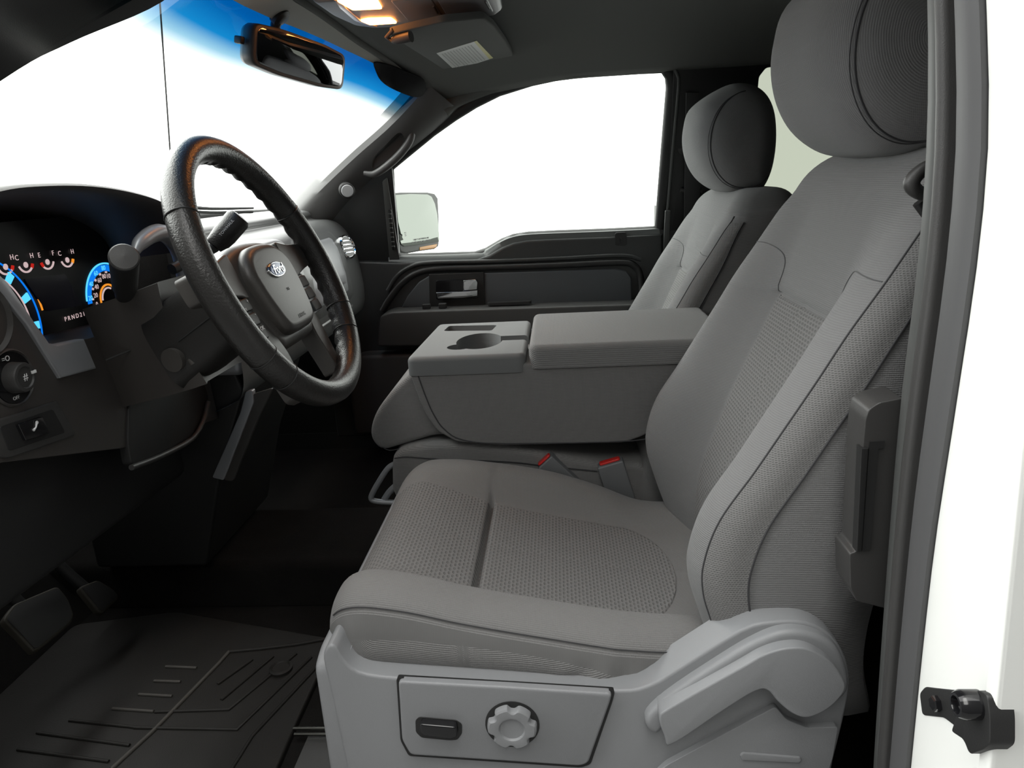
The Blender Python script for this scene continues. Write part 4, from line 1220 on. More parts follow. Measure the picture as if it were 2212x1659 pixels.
# driver-side lower fascia
lowp = [(-0.775, 0.66), (-0.775, 0.87), (-0.62, 0.875), (-0.602, 0.86), (-0.590, 0.83), (-0.562, 0.765), (-0.545, 0.750), (-0.470, 0.742), (-0.30, 0.735), (-0.18, 0.735), (-0.16, 0.52), (-0.45, 0.575), (-0.66, 0.640)]
xslab('lower_fascia', lowp, -0.640, -0.76, 0.005, 'dash', da, fil=0.003)
xslab('knee_panel', [(-0.76, 0.445), (-0.76, 0.66), (-0.66, 0.645), (-0.20, 0.56), (-0.20, 0.430)], -0.695, -0.78, 0.02, 'darker', da, fil=0.02)
sil = [(-0.634, -0.6265, 0.8735), (-0.634, -0.6017, 0.8465), (-0.634, -0.5915, 0.8345), (-0.634, -0.5644, 0.781), (-0.634, -0.5552, 0.7647), (-0.634, -0.5497, 0.754), (-0.634, -0.5375, 0.7494), (-0.634, -0.4846, 0.7448), (-0.634, -0.4729, 0.7007), (-0.634, -0.5441, 0.707), (-0.634, -0.5792, 0.784), (-0.634, -0.6077, 0.8289), (-0.634, -0.6338, 0.8517)]
xslab('cluster_trim', [(p[1], p[2]) for p in sil], -0.634, -0.648, 0.003, 'silver', da, label='satin grey trim strip below the gauges')
# cluster hood: arched shell with a thick rounded lip
arch_o = [(-0.745, 0.83), (-0.735, 0.88), (-0.700, 0.922), (-0.62, 0.941), (-0.54, 0.9455), (-0.45, 0.9430), (-0.36, 0.932), (-0.285, 0.914), (-0.225, 0.880), (-0.200, 0.835)]
oc_ = curve([(0, a, b) for a, b in arch_o], 6)
rows = []
cy, czz = -0.47, 0.80
for x, k, dz in ((-0.95, 1.0, -0.060), (-0.85, 1.0, -0.03), (-0.72, 1.0, -0.008), (-0.640, 1.0, 0.0), (-0.612, 0.998, 0.0), (-0.600, 0.985, 0.0), (-0.596, 0.965, 0.0), (-0.600, 0.940, 0.0), (-0.612, 0.915, 0.0), (-0.640, 0.895, 0.0), (-0.70, 0.88, -0.004), (-0.760, 0.87, -0.006)):
    rows.append([Vector((x, cy + (p.y - cy) * (1 - (1 - k) * 0.55), czz + (p.z - czz) * k + dz)) for p in oc_])
grid('cluster_hood', rows, 'dash', da, angle=50)
# pale shoulder of the binnacle at the centre side
tube('binnacle_shoulder', [(-0.6, -0.3869, 0.8476), (-0.6, -0.3712, 0.8585), (-0.6, -0.3397, 0.8678), (-0.6, -0.3071, 0.8687), (-0.6, -0.2798, 0.8532), (-0.6, -0.2679, 0.8304), (-0.6, -0.2689, 0.7952)], [0.006, 0.011, 0.013, 0.013, 0.012, 0.010], 'silver', da, n=14, sm=5)
# centre stack crown, vents and passenger fascia
stk_ = [(-0.6, -0.1791, 0.8521), (-0.6, -0.1073, 0.8562), (-0.6, 0.0558, 0.846), (-0.6, 0.1905, 0.8293), (-0.6, 0.2556, 0.8086), (-0.6, 0.2982, 0.7562), (-0.6, 0.2672, 0.6781), (-0.6, -0.2295, 0.7589)]
xslab('stack_crown', [(-0.165, 0.60), (-0.165, 0.80), (-0.14, 0.822), (0.10, 0.826), (0.145, 0.815), (0.165, 0.78), (0.165, 0.60)], -0.580, -0.64, 0.02, 'silver', da, fil=0.02, seg=6)
for y0, y1 in ((-0.130, -0.075), (0.075, 0.130)):
    v = xslab('center_vent', fillet(rect(y0, y1, 0.715, 0.795), 0.012), -0.5775, -0.60, 0.002, 'darker', da)
    for k in range(5):
        xslab('slat', rect(y0 + 0.004, y1 - 0.004, 0.722 + k * 0.016, 0.7255 + k * 0.016), -0.5755, -0.59, 0.001, 'chrome' if k == 4 else 'dark', v)
xslab('radio_panel', fillet(rect(-0.065, 0.065, 0.70, 0.805), 0.01), -0.5775, -0.60, 0.002, 'dark', da)
def face_pt(y, z, d=0.0):
    best = min(cp2[20:], key=lambda p: abs(p.y - z))
    return Vector((best.x + dash_x(y) + d, y, z))
def on_dash(name, y0, y1, z0, z1, d, mat, parent, fil=0.02, n=14, label=None):
    rows = []
    for k in range(n + 1):
        t = k / n
        z = z0 + (z1 - z0) * t
        e = min(t, 1 - t) * (z1 - z0)
        sh_ = fil - math.sqrt(max(0, fil * fil - (fil - min(e, fil)) ** 2))
        rows.append([face_pt(y0 + sh_ + (y1 - y0 - 2 * sh_) * i / 16, z, d if 0 < k < n and 0 < i < 16 else -0.002) for i in range(17)])
    return grid(name, rows, mat, parent, angle=60, label=label)
def dash_pt(pts): return pts
fr_ = on_dash('fascia_frame', 0.235, 0.615, 0.615, 0.815, 0.004, 'dashtop', da, 0.03)
on_dash('fascia_panel', 0.260, 0.560, 0.640, 0.800, 0.007, 'silver', da, 0.025, label='satin grey passenger fascia panel')
text('airbag_lettering', 'AIRBAG', face_pt(0.50, 0.675, 0.010), EY, Vector((-0.05, 0, 1)), 0.010, 'print', fr_, 0.0002)
on_dash('glove_box', 0.20, 0.60, 0.555, 0.605, 0.004, 'dashtop', da, 0.012)
vc = Vector((-0.5918, 0.625, 0.7598))
vt = lathe('side_vent', [(0.034, -0.03), (0.034, 0.002), (0.031, 0.005), (0.029, 0.002), (0.0, -0.002)], vc, (0.93, -0.30, 0.22), 'chrome', da, 32, label='round chrome-rimmed side vent')
a_, b_, n_ = frame_of((0.93, -0.30, 0.22))
lathe('vent_core', [(0.0285, -0.01), (0.0285, 0.0025), (0.0, 0.0028)], vc, n_, 'gloss_black', vt, 32)
for k in (-0.016, -0.005, 0.006, 0.017):
    hw = math.sqrt(0.028 ** 2 - k * k) * 0.92
    slab('slat', rect(-hw, hw, -0.0018, 0.0018), vc + b_ * k, a_, b_, n_, 0.006, 0.001, 'chrome', vt, 2)
# bulge of the fascia that carries the column, open towards the wheel
LcR = [(-0.642, -0.4648, 0.7815), (-0.642, -0.4594, 0.7627), (-0.642, -0.4494, 0.7266), (-0.642, -0.4383, 0.6876), (-0.642, -0.4315, 0.6595), (-0.642, -0.4249, 0.6293)]
RcR = [(-0.532, -0.465, 0.8116), (-0.5312, -0.465, 0.7868), (-0.5275, -0.465, 0.7565), (-0.5161, -0.465, 0.7279), (-0.5028, -0.465, 0.7008), (-0.4886, -0.465, 0.6706)]
rows = []
for l_, r_ in zip(curve(LcR, 4), curve(RcR, 4)):
    far = Vector((r_.x, -0.335, r_.z)); lf_ = Vector((l_.x, -0.27, l_.z))
    m_ = l_.lerp(r_, 0.55) + Vector((0.004, -0.004, 0.0))
    rows.append([l_, l_.lerp(r_, 0.28) + Vector((0.002, -0.003, 0)), m_, l_.lerp(r_, 0.85) + Vector((0.002, -0.003, 0.0)), r_ + Vector((0, 0.002, 0)), r_ + Vector((-0.006, 0.016, 0)), far + Vector((-0.006, -0.016, 0)), far, lf_])
cc_ = grid('column_cover', rows, 'dash', da, closed_u=True, caps=True, angle=40)
tube('cover_rim', [p_ + Vector((0.003, -0.003, 0)) for p_ in curve(RcR, 4)][8:-4], 0.0050, 'hub', da, n=10)
tube('cover_seam', [Vector(v_) for v_ in [(-0.6197, -0.4718, 0.7116), (-0.5942, -0.4552, 0.7202), (-0.5702, -0.4396, 0.7281)]], 0.0014, 'rubber', da, n=6)
# lower column pocket with a pale lip, round button
pk = [(-0.636, -0.4085, 0.6509), (-0.636, -0.3478, 0.6478), (-0.636, -0.2549, 0.6245), (-0.636, -0.1926, 0.5948), (-0.636, -0.1879, 0.569), (-0.636, -0.2195, 0.5403), (-0.636, -0.2676, 0.5233), (-0.636, -0.3622, 0.5314), (-0.636, -0.4418, 0.5429), (-0.636, -0.4393, 0.5768)]
xslab('pocket', [(p[1], p[2]) for p in pk], -0.636, -0.65, 0.002, 'darker', da, fil=0.01)
tube('pocket_lip', [(-0.632, -0.4492, 0.5444), (-0.632, -0.376, 0.5322), (-0.632, -0.2802, 0.5238), (-0.632, -0.2318, 0.5384), (-0.632, -0.2008, 0.566)], 0.0045, 'dark', da, n=10, sm=5)
L1_, R1_, R0_ = Vector(LcR[3]), Vector(RcR[4]), Vector(RcR[1])
bn_ = (R1_ - L1_).cross(R0_ - L1_).normalized()
if bn_.x < 0: bn_ = -bn_
bc = Vector((-0.5231, -0.472, 0.7092)) + bn_ * 0.004
bt = lathe('button_ring', [(0.0165, -0.01), (0.0165, 0.002), (0.015, 0.003), (0.0, 0.003)], bc, bn_, 'hub', da, 28)
lathe('round_button', [(0.0138, 0.0), (0.0138, 0.005), (0.012, 0.0062), (0.0, 0.0064)], bc, bn_, 'dark', bt, 28)
_ba, _bb, _bn = frame_of(bn_)
tube('button_symbol', [bc + bn_ * 0.0070 + _ba * y_ + _bb * z_ for y_, z_ in ((-0.005, -0.002), (-0.005, 0.001), (-0.002, 0.003), (0.002, 0.003), (0.005, 0.001), (0.005, -0.002))], 0.0005, 'white_print', bt, n=6, closed=True)
# air vent ring at the frame edge
lathe('driver_vent', [(0.045, -0.02), (0.045, 0.002), (0.041, 0.005), (0.038, 0.0), (0.0, -0.004)], (-0.64, -0.6382, 0.8015), (1, 0, 0), 'hub', da, 36)

# ================================================================ HEADLIGHT SWITCH AND PEDAL SWITCH
hc_ = Vector((-0.64, -0.6167, 0.7283))
hs_ = thing('headlight_switch', 'round black headlight knob with white symbols on the dashboard', 'switch', tuple(hc_))
lathe('switch_bezel', [(0.034, -0.012), (0.034, 0.002), (0.032, 0.004), (0.030, 0.0015), (0.0, 0.0015)], hc_, (1, 0, 0), 'hub', hs_, 40)
lathe('switch_dial', [(0.030, 0.0), (0.030, 0.003), (0.0, 0.003)], hc_, (1, 0, 0), 'gloss_black', hs_, 40)
lathe('switch_knob', [(0.0185, 0.002), (0.0175, 0.016), (0.0165, 0.018), (0.013, 0.0185), (0.012, 0.0165), (0.0, 0.0165)], hc_, (1, 0, 0), 'dark', hs_, 36)
text('switch_symbol', '#', hc_ + Vector((0.0172, 0.001, 0.0)), EY, EZ, 0.012, 'white_print', hs_, 0.0002)
xslab('pointer', rect(hc_.y + 0.011, hc_.y + 0.017, hc_.z + 0.001, hc_.z + 0.0045), hc_.x + 0.0195, hc_.x + 0.017, 0.0003, 'white_print', hs_)
text('switch_symbol', '=O', hc_ + Vector((0.0036, -0.005, 0.0235)), EY, EZ, 0.009, 'white_print', hs_, 0.0002)
text('switch_symbol', 'OFF', hc_ + Vector((0.0036, -0.004, -0.0235)), EY, EZ, 0.006, 'white_print', hs_, 0.0002)

pp = [(-0.636, -0.6656, 0.6905), (-0.636, -0.558, 0.6812), (-0.636, -0.5405, 0.6326), (-0.636, -0.5437, 0.6287), (-0.636, -0.6538, 0.6425), (-0.636, -0.6614, 0.6456), (-0.636, -0.6795, 0.6694)]
psw = thing('pedal_adjust_switch', 'black rocker switch with white pedal symbol in a framed plate', 'switch', (-0.64, -0.60, 0.64))
xslab('switch_plate', [(p[1], p[2]) for p in pp], -0.635, -0.645, 0.002, 'dark', psw, fil=0.004)
p3_ = [(-0.634, -0.6572, 0.682), (-0.634, -0.571, 0.6744), (-0.634, -0.5593, 0.6395), (-0.634, -0.6534, 0.6514)]
xslab('switch_well', [(p[1], p[2]) for p in p3_], -0.6342, -0.640, 0.0004, 'darker', psw, fil=0.004)
p4_ = [(-0.63, -0.6353, 0.6769), (-0.63, -0.5962, 0.6731), (-0.63, -0.591, 0.6497), (-0.63, -0.63, 0.6548)]
xslab('rocker', [(p[1], p[2]) for p in p4_], -0.630, -0.640, 0.003, 'gloss_black', psw, fil=0.002)
sy = Vector((-0.629, -0.6128, 0.6659))
tube('rocker_symbol', [sy + Vector((0, -0.004, -0.003)), sy + Vector((0, 0.001, -0.001)), sy + Vector((0, 0.004, 0.004))], [0.0016, 0.0009, 0.0014], 'white_print', psw, n=8)
lathe('rocker_symbol', [(0.0022, 0), (0.0022, 0.0006), (0.0, 0.0006)], sy + Vector((0, 0.004, 0.004)), (1, 0, 0), 'white_print', psw, 14)

# ================================================================ INSTRUMENT CLUSTER
ic = thing('instrument_cluster', 'instrument cluster with blue-lit speedometer and dark info screen', 'gauges', (-0.74, -0.42, 0.74))
CX = -0.738
xslab('cluster_face', [(-0.66, 0.70), (-0.66, 0.90), (-0.17, 0.90), (-0.17, 0.70)], CX, -0.755, 0.0, 'face', ic)
def arc(name, cy_, cz_, r0, r1, a0, a1, mat, parent, n=24, x=CX, d=0.0012):
    pts = [(cy_ + r1 * math.cos(math.radians(a0 + (a1 - a0) * k / n)), cz_ + r1 * math.sin(math.radians(a0 + (a1 - a0) * k / n))) for k in range(n + 1)]
    pts += [(cy_ + r0 * math.cos(math.radians(a1 + (a0 - a1) * k / n)), cz_ + r0 * math.sin(math.radians(a1 + (a0 - a1) * k / n))) for k in range(n + 1)]
    return xslab(name, pts, x + d, x - 0.001, 0.0, mat, parent)
scr = [(-0.737, -0.4349, 0.8222), (-0.737, -0.351, 0.8182), (-0.737, -0.3275, 0.7665), (-0.737, -0.4071, 0.7724)]
xslab('info_screen', [(p[1], p[2]) for p in scr], CX + 0.0015, CX - 0.001, 0.0, 'screen', ic, fil=0.003, label='dark violet info screen')
letters = [('L', 'H'), ('C', 'H'), ('E', 'F'), ('C', 'H')]
gcs = [(-0.738, -0.4625, 0.8465), (-0.738, -0.4251, 0.8446), (-0.738, -0.3813, 0.8436), (-0.738, -0.3383, 0.8416)]
for (l1, l2), gc in zip(letters, gcs):
    y_, z_ = gc[1], gc[2]
    ga = arc('small_gauge', y_, z_, 0.0125, 0.0150, 200, 340, 'glow_text', ic)
    text('gauge_letter', l1, (CX + 0.0015, y_ - 0.0145, z_ + 0.007), EY, EZ, 0.010, 'glow_text', ga, 0.0002)
    text('gauge_letter', l2, (CX + 0.0015, y_ + 0.0145, z_ + 0.007), EY, EZ, 0.010, 'glow_text', ga, 0.0002)
    arc('warning_zone', y_, z_, 0.0118, 0.0155, 318 if l1 != 'E' else 196, 344 if l1 != 'E' else 222, 'glow_orange' if y_ > -0.35 else 'glow_red', ga, 6, d=0.0018)
    lathe('gauge_icon', [(0.0042, 0), (0.0042, 0.0008), (0.0, 0.0008)], (CX + 0.0005, y_, z_ - 0.004), (1, 0, 0), 'glow_text', ga, 10)
# speedometer
sc = (-0.738, -0.2569, 0.7656)
sy_, sz_ = sc[1], sc[2]
spd = arc('speedometer', sy_, sz_, 0.056, 0.0585, 25, 175, 'glow_cyan', ic, 40)
arc('dial_ring', sy_, sz_, 0.045, 0.055, 20, 180, 'glow_blue', spd, 40, d=0.0008)
for k in range(7):
    a = 170 - k * 26
    text('dial_number', str(20 * (k + 1)), (CX + 0.0022, sy_ + 0.0500 * math.cos(math.radians(a)), sz_ + 0.0500 * math.sin(math.radians(a))), EY, EZ, 0.0105, 'glow_cyan', spd, 0.0002)
for k in range(9):
    a = 185 - k * 22
    text('dial_number', str(20 * k), (CX + 0.0022, sy_ + 0.037 * math.cos(math.radians(a)), sz_ + 0.037 * math.sin(math.radians(a))), EY, EZ, 0.0105, 'glow_text', spd, 0.0002)
    arc('dial_tick', sy_, sz_, 0.0415, 0.0445, a - 2 + 9, a + 2 + 9, 'glow_text', spd, 2, d=0.002)
arc('inner_ring', sy_, sz_, 0.0215, 0.0245, 30, 190, 'glow_orange', spd, 24)
arc('inner_scale', sy_, sz_, 0.0165, 0.019, 60, 180, 'glow_text', spd, 16)
arc('lower_arc', sy_, sz_, 0.036, 0.039, 196, 235, 'glow_white', spd, 10)
# tachometer (only its far half shows past the trim)
tc_ = (-0.738, -0.522, 0.7634)
ty, tz = tc_[1], tc_[2]
trad = 0.098
tac = arc('tachometer', ty, tz, trad, trad + 0.002, -30, 95, 'glow_blue', ic, 40)
for a in (72, 46, 22, -4):
    arc('dial_mark', ty, tz, trad - 0.016, trad - 0.003, a - 3.2, a + 3.2, 'glow_cyan', tac, 4, d=0.002)
    arc('dial_rim', ty, tz, trad - 0.018, trad - 0.0165, a - 24, a + 2, 'glow_text', tac, 10, d=0.0012)
for a in (62, 40, 16):
    lathe('dial_dot', [(0.0024, 0), (0.0024, 0.0008), (0.0, 0.0008)], (CX + 0.0006, ty + (trad - 0.030) * math.cos(math.radians(a)), tz + (trad - 0.030) * math.sin(math.radians(a))), (1, 0, 0), 'glow_text', tac, 10)
arc('red_zone', ty, tz, trad + 0.010, trad + 0.0125, 6, 30, 'glow_orange', tac, 14)
gpx = (-0.738, -0.3504, 0.7535)
text('gear_letters', 'P R N D 2 1', (CX + 0.0015, gpx[1], gpx[2]), EY, EZ, 0.0095, 'glow_text', ic, 0.0002)

# ================================================================ CENTER STACK BELOW THE DASH
yslab('stack_body', [(-0.95, 0.21), (-0.72, 0.21), (-0.66, 0.40), (-0.585, 0.57), (-0.60, 0.62), (-0.95, 0.62)], -0.155, 0.155, 0.012, 'darker', da, fil=0.01)
yslab('edge_strip', [(p[0], p[2]) for p in [(-0.5798, -0.16, 0.5708), (-0.5662, -0.16, 0.5738), (-0.5672, -0.16, 0.5507), (-0.6506, -0.16, 0.3969), (-0.6723, -0.16, 0.4033), (-0.5957, -0.16, 0.5319)]], -0.162, -0.150, 0.003, 'silver', da, fil=0.004, label='pale edge strip')
yslab('edge_flank', [(p[0], p[2]) for p in [(-0.567, -0.155, 0.5652), (-0.5297, -0.155, 0.5746), (-0.5644, -0.155, 0.5201), (-0.6352, -0.155, 0.3933), (-0.6513, -0.155, 0.3957)]], -0.158, -0.150, 0.003, 'hub', da, fil=0.004)

# ================================================================ REAR-VIEW MIRROR
rmC = Vector((-0.452, 0.005, 1.150))
rv = thing('rear_view_mirror', 'black rear-view mirror hanging at the top of the windshield', 'mirror', tuple(rmC))
PH = math.radians(20)
RN = Vector((math.cos(PH), -math.sin(PH), -0.20)).normalized()
RA = Vector((math.sin(PH), math.cos(PH), -0.08)); RA = (RA - RN * RA.dot(RN)).normalized()
RB = RN.cross(RA)
if RB.z < 0: RB = -RB
hp = fillet([(-0.128, -0.034), (-0.06, -0.040), (0.06, -0.040), (0.128, -0.034), (0.128, 0.030), (0.06, 0.036), (-0.06, 0.036), (-0.128, 0.030)], 0.016, 6)
rows = []
P_ = [Vector(p) for p in hp]
for sc_, h in ((0.55, -0.045), (0.78, -0.042), (0.93, -0.032), (1.0, -0.018), (1.0, -0.002), (0.985, 0.002), (0.96, 0.003)):
    rows.append([rmC + RA * p.x * sc_ + RB * p.y * sc_ + RN * h for p in P_])
mh = grid('mirror_housing', rows, 'dark', rv, closed_u=True, caps=True, angle=50)
slab('mirror_glass', [(p.x * 0.93, p.y * 0.86) for p in P_], rmC + RN * 0.0025, RA, RB, RN, 0.0014, 0.0006, 'cabinmirror', rv, 2)
arm0 = rmC - RN * 0.040 + RB * 0.01
tube('mirror_stem', [arm0, arm0 + Vector((-0.012, 0.0, 0.035)), ws(0.02, 0.93)], [0.012, 0.009, 0.010], 'darker', rv, n=14, sm=4)
lathe('mount_button', [(0.018, -0.004), (0.018, 0.008), (0.012, 0.012), (0.0, 0.012)], ws(0.02, 0.93), (0.6, 0, -0.8), 'darker', rv, 20)
slab('mirror_tab', fillet(rect(-0.008, 0.008, -0.006, 0.006), 0.003), rmC - RA * 0.131 - RN * 0.02, RN, RB, -RA, 0.008, 0.002, 'darker', rv, 2)

# ================================================================ OVERHEAD CONSOLE WITH MAP LAMPS
oc0 = thing('overhead_console', 'grey overhead console with two glowing map lamps', 'ceiling lamp', (-0.22, 0.0, 1.24))
far = [(-0.3887, 0.0613, 1.222), (-0.3774, 0.1157, 1.222), (-0.3465, 0.1488, 1.222), (-0.2886, 0.1554, 1.222), (-0.1995, 0.1334, 1.222), (-0.1035, 0.1156, 1.222), (-0.0863, 0.0742, 1.222)]
far = [(p[0], p[1]) for p in far]
ymax = max(p[1] for p in far)
op = [(far[0][0] - 0.005, -0.09)] + [(far[0][0] - 0.004, 0.02)] + far[1:] + [(far[-1][0] + 0.004, -0.09)]
ob_ = zslab('console_body', op, 1.218, 1.262, 0.008, 'shield', oc0, fil=0.012)
def lens(pts, nm='map_lamp'):
    l = zslab(nm, [(p[0], p[1]) for p in pts], 1.2150, 1.2195, 0.001, 'lamp', oc0, fil=0.006, label='lit warm map lamp lens')
    return l
lens([(-0.3497, -0.0921, 1.215), (-0.3421, -0.0243, 1.215), (-0.291, -0.0186, 1.215), (-0.2831, -0.0973, 1.215), (-0.2999, -0.1273, 1.215), (-0.3327, -0.1311, 1.215)])
lens([(-0.3519, 0.0616, 1.215), (-0.3431, 0.1029, 1.215), (-0.2911, 0.1036, 1.215), (-0.2932, 0.061, 1.215), (-0.3343, 0.0512, 1.215)])
zslab('lens_rim', [(p[0], p[1]) for p in [(-0.3522, -0.0988, 1.2165), (-0.3594, -0.0404, 1.2165), (-0.3621, 0.0578, 1.2165), (-0.3469, 0.1186, 1.2165), (-0.3353, 0.1271, 1.2165), (-0.3517, 0.0613, 1.2165), (-0.3497, -0.0373, 1.2165), (-0.3429, -0.096, 1.2165)]], 1.2158, 1.219, 0.0008, 'lampedge', oc0)
for k, (a, b) in enumerate((((872, 6), (955, 42)), ((962, 2), (1072, 29)))):
    pass
dr = zslab('bin_door', [(p[0], p[1]) for p in [(-0.268, 0.0871, 1.216), (-0.1993, 0.0815, 1.216), (-0.1978, -0.0665, 1.216), (-0.2657, -0.0613, 1.216)]], 1.2160, 1.2200, 0.002, 'shield', oc0, fil=0.004)
zslab('pull_tab', [(p[0], p[1]) for p in [(-0.2035, -0.0145, 1.2145), (-0.2056, 0.044, 1.2145), (-0.2018, 0.0414, 1.2145), (-0.1998, -0.0169, 1.2145)]], 1.2135, 1.2165, 0.0008, 'dark', dr)
dr = zslab('bin_door', [(p[0], p[1]) for p in [(-0.1912, 0.0801, 1.216), (-0.1035, 0.0695, 1.216), (-0.1059, -0.0514, 1.216), (-0.1893, -0.0704, 1.216)]], 1.2160, 1.2200, 0.002, 'shield', oc0, fil=0.004)
zslab('pull_tab', [(p[0], p[1]) for p in [(-0.1121, -0.0205, 1.2145), (-0.1098, 0.0335, 1.2145), (-0.1062, 0.031, 1.2145), (-0.1087, -0.0228, 1.2145)]], 1.2135, 1.2165, 0.0008, 'dark', dr)

# ================================================================ PASSENGER SUN VISOR
VO, VN = (-0.24, 0.35, 1.186), (0.10, 0.03, -1.0)
vi = thing('sun_visor', 'folded dark sun visor with white warning label on the headliner', 'sun visor', (-0.25, 0.33, 1.20))
vn = Vector(VN).normalized()
va = Vector((1, 0, 0)); va = (va - vn * va.dot(vn)).normalized(); vb = vn.cross(va)
def vis2(P): return [((Vector(p) - Vector(VO)).dot(va), (Vector(p) - Vector(VO)).dot(vb)) for p in P]
vp = [(-0.2793, -0.0322, 1.1706), (-0.2793, 0.0214, 1.1722), (-0.2729, 0.298, 1.1811), (-0.2675, 0.6357, 1.1918), (-0.2595, 0.6969, 1.1945), (-0.2258, 0.681, 1.1973), (-0.2043, 0.7781, 1.2024), (-0.1396, 0.7043, 1.2067), (-0.1018, 0.5752, 1.2066), (-0.0918, 0.4811, 1.2048), (-0.0955, 0.2659, 1.1979), (-0.1034, 0.0704, 1.1913), (-0.114, -0.027, 1.1873), (-0.1786, -0.0575, 1.1799), (-0.2455, -0.0445, 1.1736)]
slab('visor_flap', fillet(vis2(vp), 0.012), Vector(VO) - vn * 0.012, va, vb, vn, 0.012, 0.005, 'liner', vi)
lp = [(-0.2418, 0.2514, 1.1824), (-0.2458, 0.5761, 1.1917), (-0.1394, 0.472, 1.1992), (-0.1486, 0.1856, 1.1897)]
lab = slab('warning_label', vis2(lp), Vector(VO) + vn * 0.0002, va, vb, vn, 0.0008, 0.0, 'label', vi, 1, label='white paper warning label')
lp2 = [(-0.1545, 0.1874, 1.1887), (-0.1488, 0.4767, 1.1979), (-0.1391, 0.4681, 1.1986), (-0.1483, 0.1823, 1.1891)]
slab('label_header', vis2(lp2), Vector(VO) + vn * 0.0009, va, vb, vn, 0.0004, 0.0, 'yellow', lab, 1, label='yellow header strip')
Lq = [Vector(p) for p in lp]
for k in range(11):
    t = 0.10 + 0.72 * k / 10
    p0 = Lq[0].lerp(Lq[3], t); p1 = Lq[1].lerp(Lq[2], t)
    s_, e_ = p0.lerp(p1, 0.08), p0.lerp(p1, 0.92 - 0.25 * random.random() * (k % 3 == 2))
    tube('label_print', [s_ + vn * 0.0014, e_ + vn * 0.0014], 0.0006, 'print', lab, n=4)
ck0, ck1 = Vector([(-0.2771, -0.0234, 1.1631)][0]), Vector([(-0.2416, -0.0348, 1.1663)][0])
tube('visor_clip', [ck0, ck0.lerp(ck1, 0.3), ck1], [0.005, 0.009, 0.010], 'dark', vi, n=14)
tube('visor_rod', [ck1 + Vector((-0.03, 0.0, 0.012)), ck0 + Vector((-0.01, 0.0, 0.006)), ck0], 0.004, 'dark', vi, n=8)

# dark oval patch in the upper corner of the windshield
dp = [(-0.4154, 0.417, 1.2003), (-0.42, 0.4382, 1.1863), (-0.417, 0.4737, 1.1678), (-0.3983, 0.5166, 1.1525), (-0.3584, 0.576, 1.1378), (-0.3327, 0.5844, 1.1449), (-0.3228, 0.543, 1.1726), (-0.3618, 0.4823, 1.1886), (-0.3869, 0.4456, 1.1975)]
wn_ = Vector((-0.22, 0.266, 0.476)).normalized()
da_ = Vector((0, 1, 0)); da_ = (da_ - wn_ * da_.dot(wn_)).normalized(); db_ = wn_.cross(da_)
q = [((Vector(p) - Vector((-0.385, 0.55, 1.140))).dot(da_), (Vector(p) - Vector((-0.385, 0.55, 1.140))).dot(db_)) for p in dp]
slab('corner_patch', [(v.x, v.y) for v in curve([(a, b, 0) for a, b in q], 4, True)], Vector((-0.385, 0.55, 1.140)) - wn_ * 0.004, da_, db_, wn_, 0.004, 0.001, 'gloss_black', w1, 2)

# ================================================================ PEDALS, FLOOR MAT
pn_ = Vector((0.78, 0.0, 0.62)).normalized()
def pedal(name, label, pts, o, arm):
    o = Vector(o)
    root = thing(name, label, 'pedal', tuple(o))
    a = Vector((0, 1, 0)); b = pn_.cross(a)
    p2 = [((Vector(p) - o).dot(a), (Vector(p) - o).dot(b)) for p in pts]
    pad = slab('pedal_pad', fillet(p2, 0.008), o - pn_ * 0.012, a, b, pn_, 0.012, 0.003, 'pedal', root)
    f2 = [Vector(v) for v in fillet(p2, 0.008)]
    inn = inset_poly(f2, safe_inset(f2, 0.007))
    slab('pad_face', inn, o, a, b, pn_, 0.0012, 0.0004, 'rubber', pad, 2)
    c = sum((Vector(p) for p in pts), Vector((0, 0, 0))) / len(pts)
    tube('pedal_arm', [c - pn_ * 0.012, c + Vector(arm) * 0.5 - pn_ * 0.03, c + Vector(arm)], 0.010, 'rubber', root, n=10, sm=4)
pedal('brake_pedal', 'wide dusty brake pedal in the dark footwell', [(-0.8669, -0.4808, 0.3138), (-0.8717, -0.4492, 0.3198), (-0.8585, -0.3703, 0.3033), (-0.8412, -0.3756, 0.2816), (-0.8247, -0.3914, 0.2608), (-0.8207, -0.4073, 0.2557), (-0.8229, -0.4803, 0.2584), (-0.8254, -0.488, 0.2617), (-0.8461, -0.4836, 0.2877)], (-0.84, -0.45, 0.28), (-0.12, 0.02, 0.24))
pedal('accelerator_pedal', 'narrow accelerator pedal beside the brake pedal', [(-0.8959, -0.2803, 0.2448), (-0.8877, -0.2387, 0.2345), (-0.8666, -0.2304, 0.208), (-0.8558, -0.2362, 0.1944), (-0.8554, -0.2864, 0.1939), (-0.8598, -0.2916, 0.1994)], (-0.90, -0.24, 0.25), (-0.12, 0.0, 0.22))

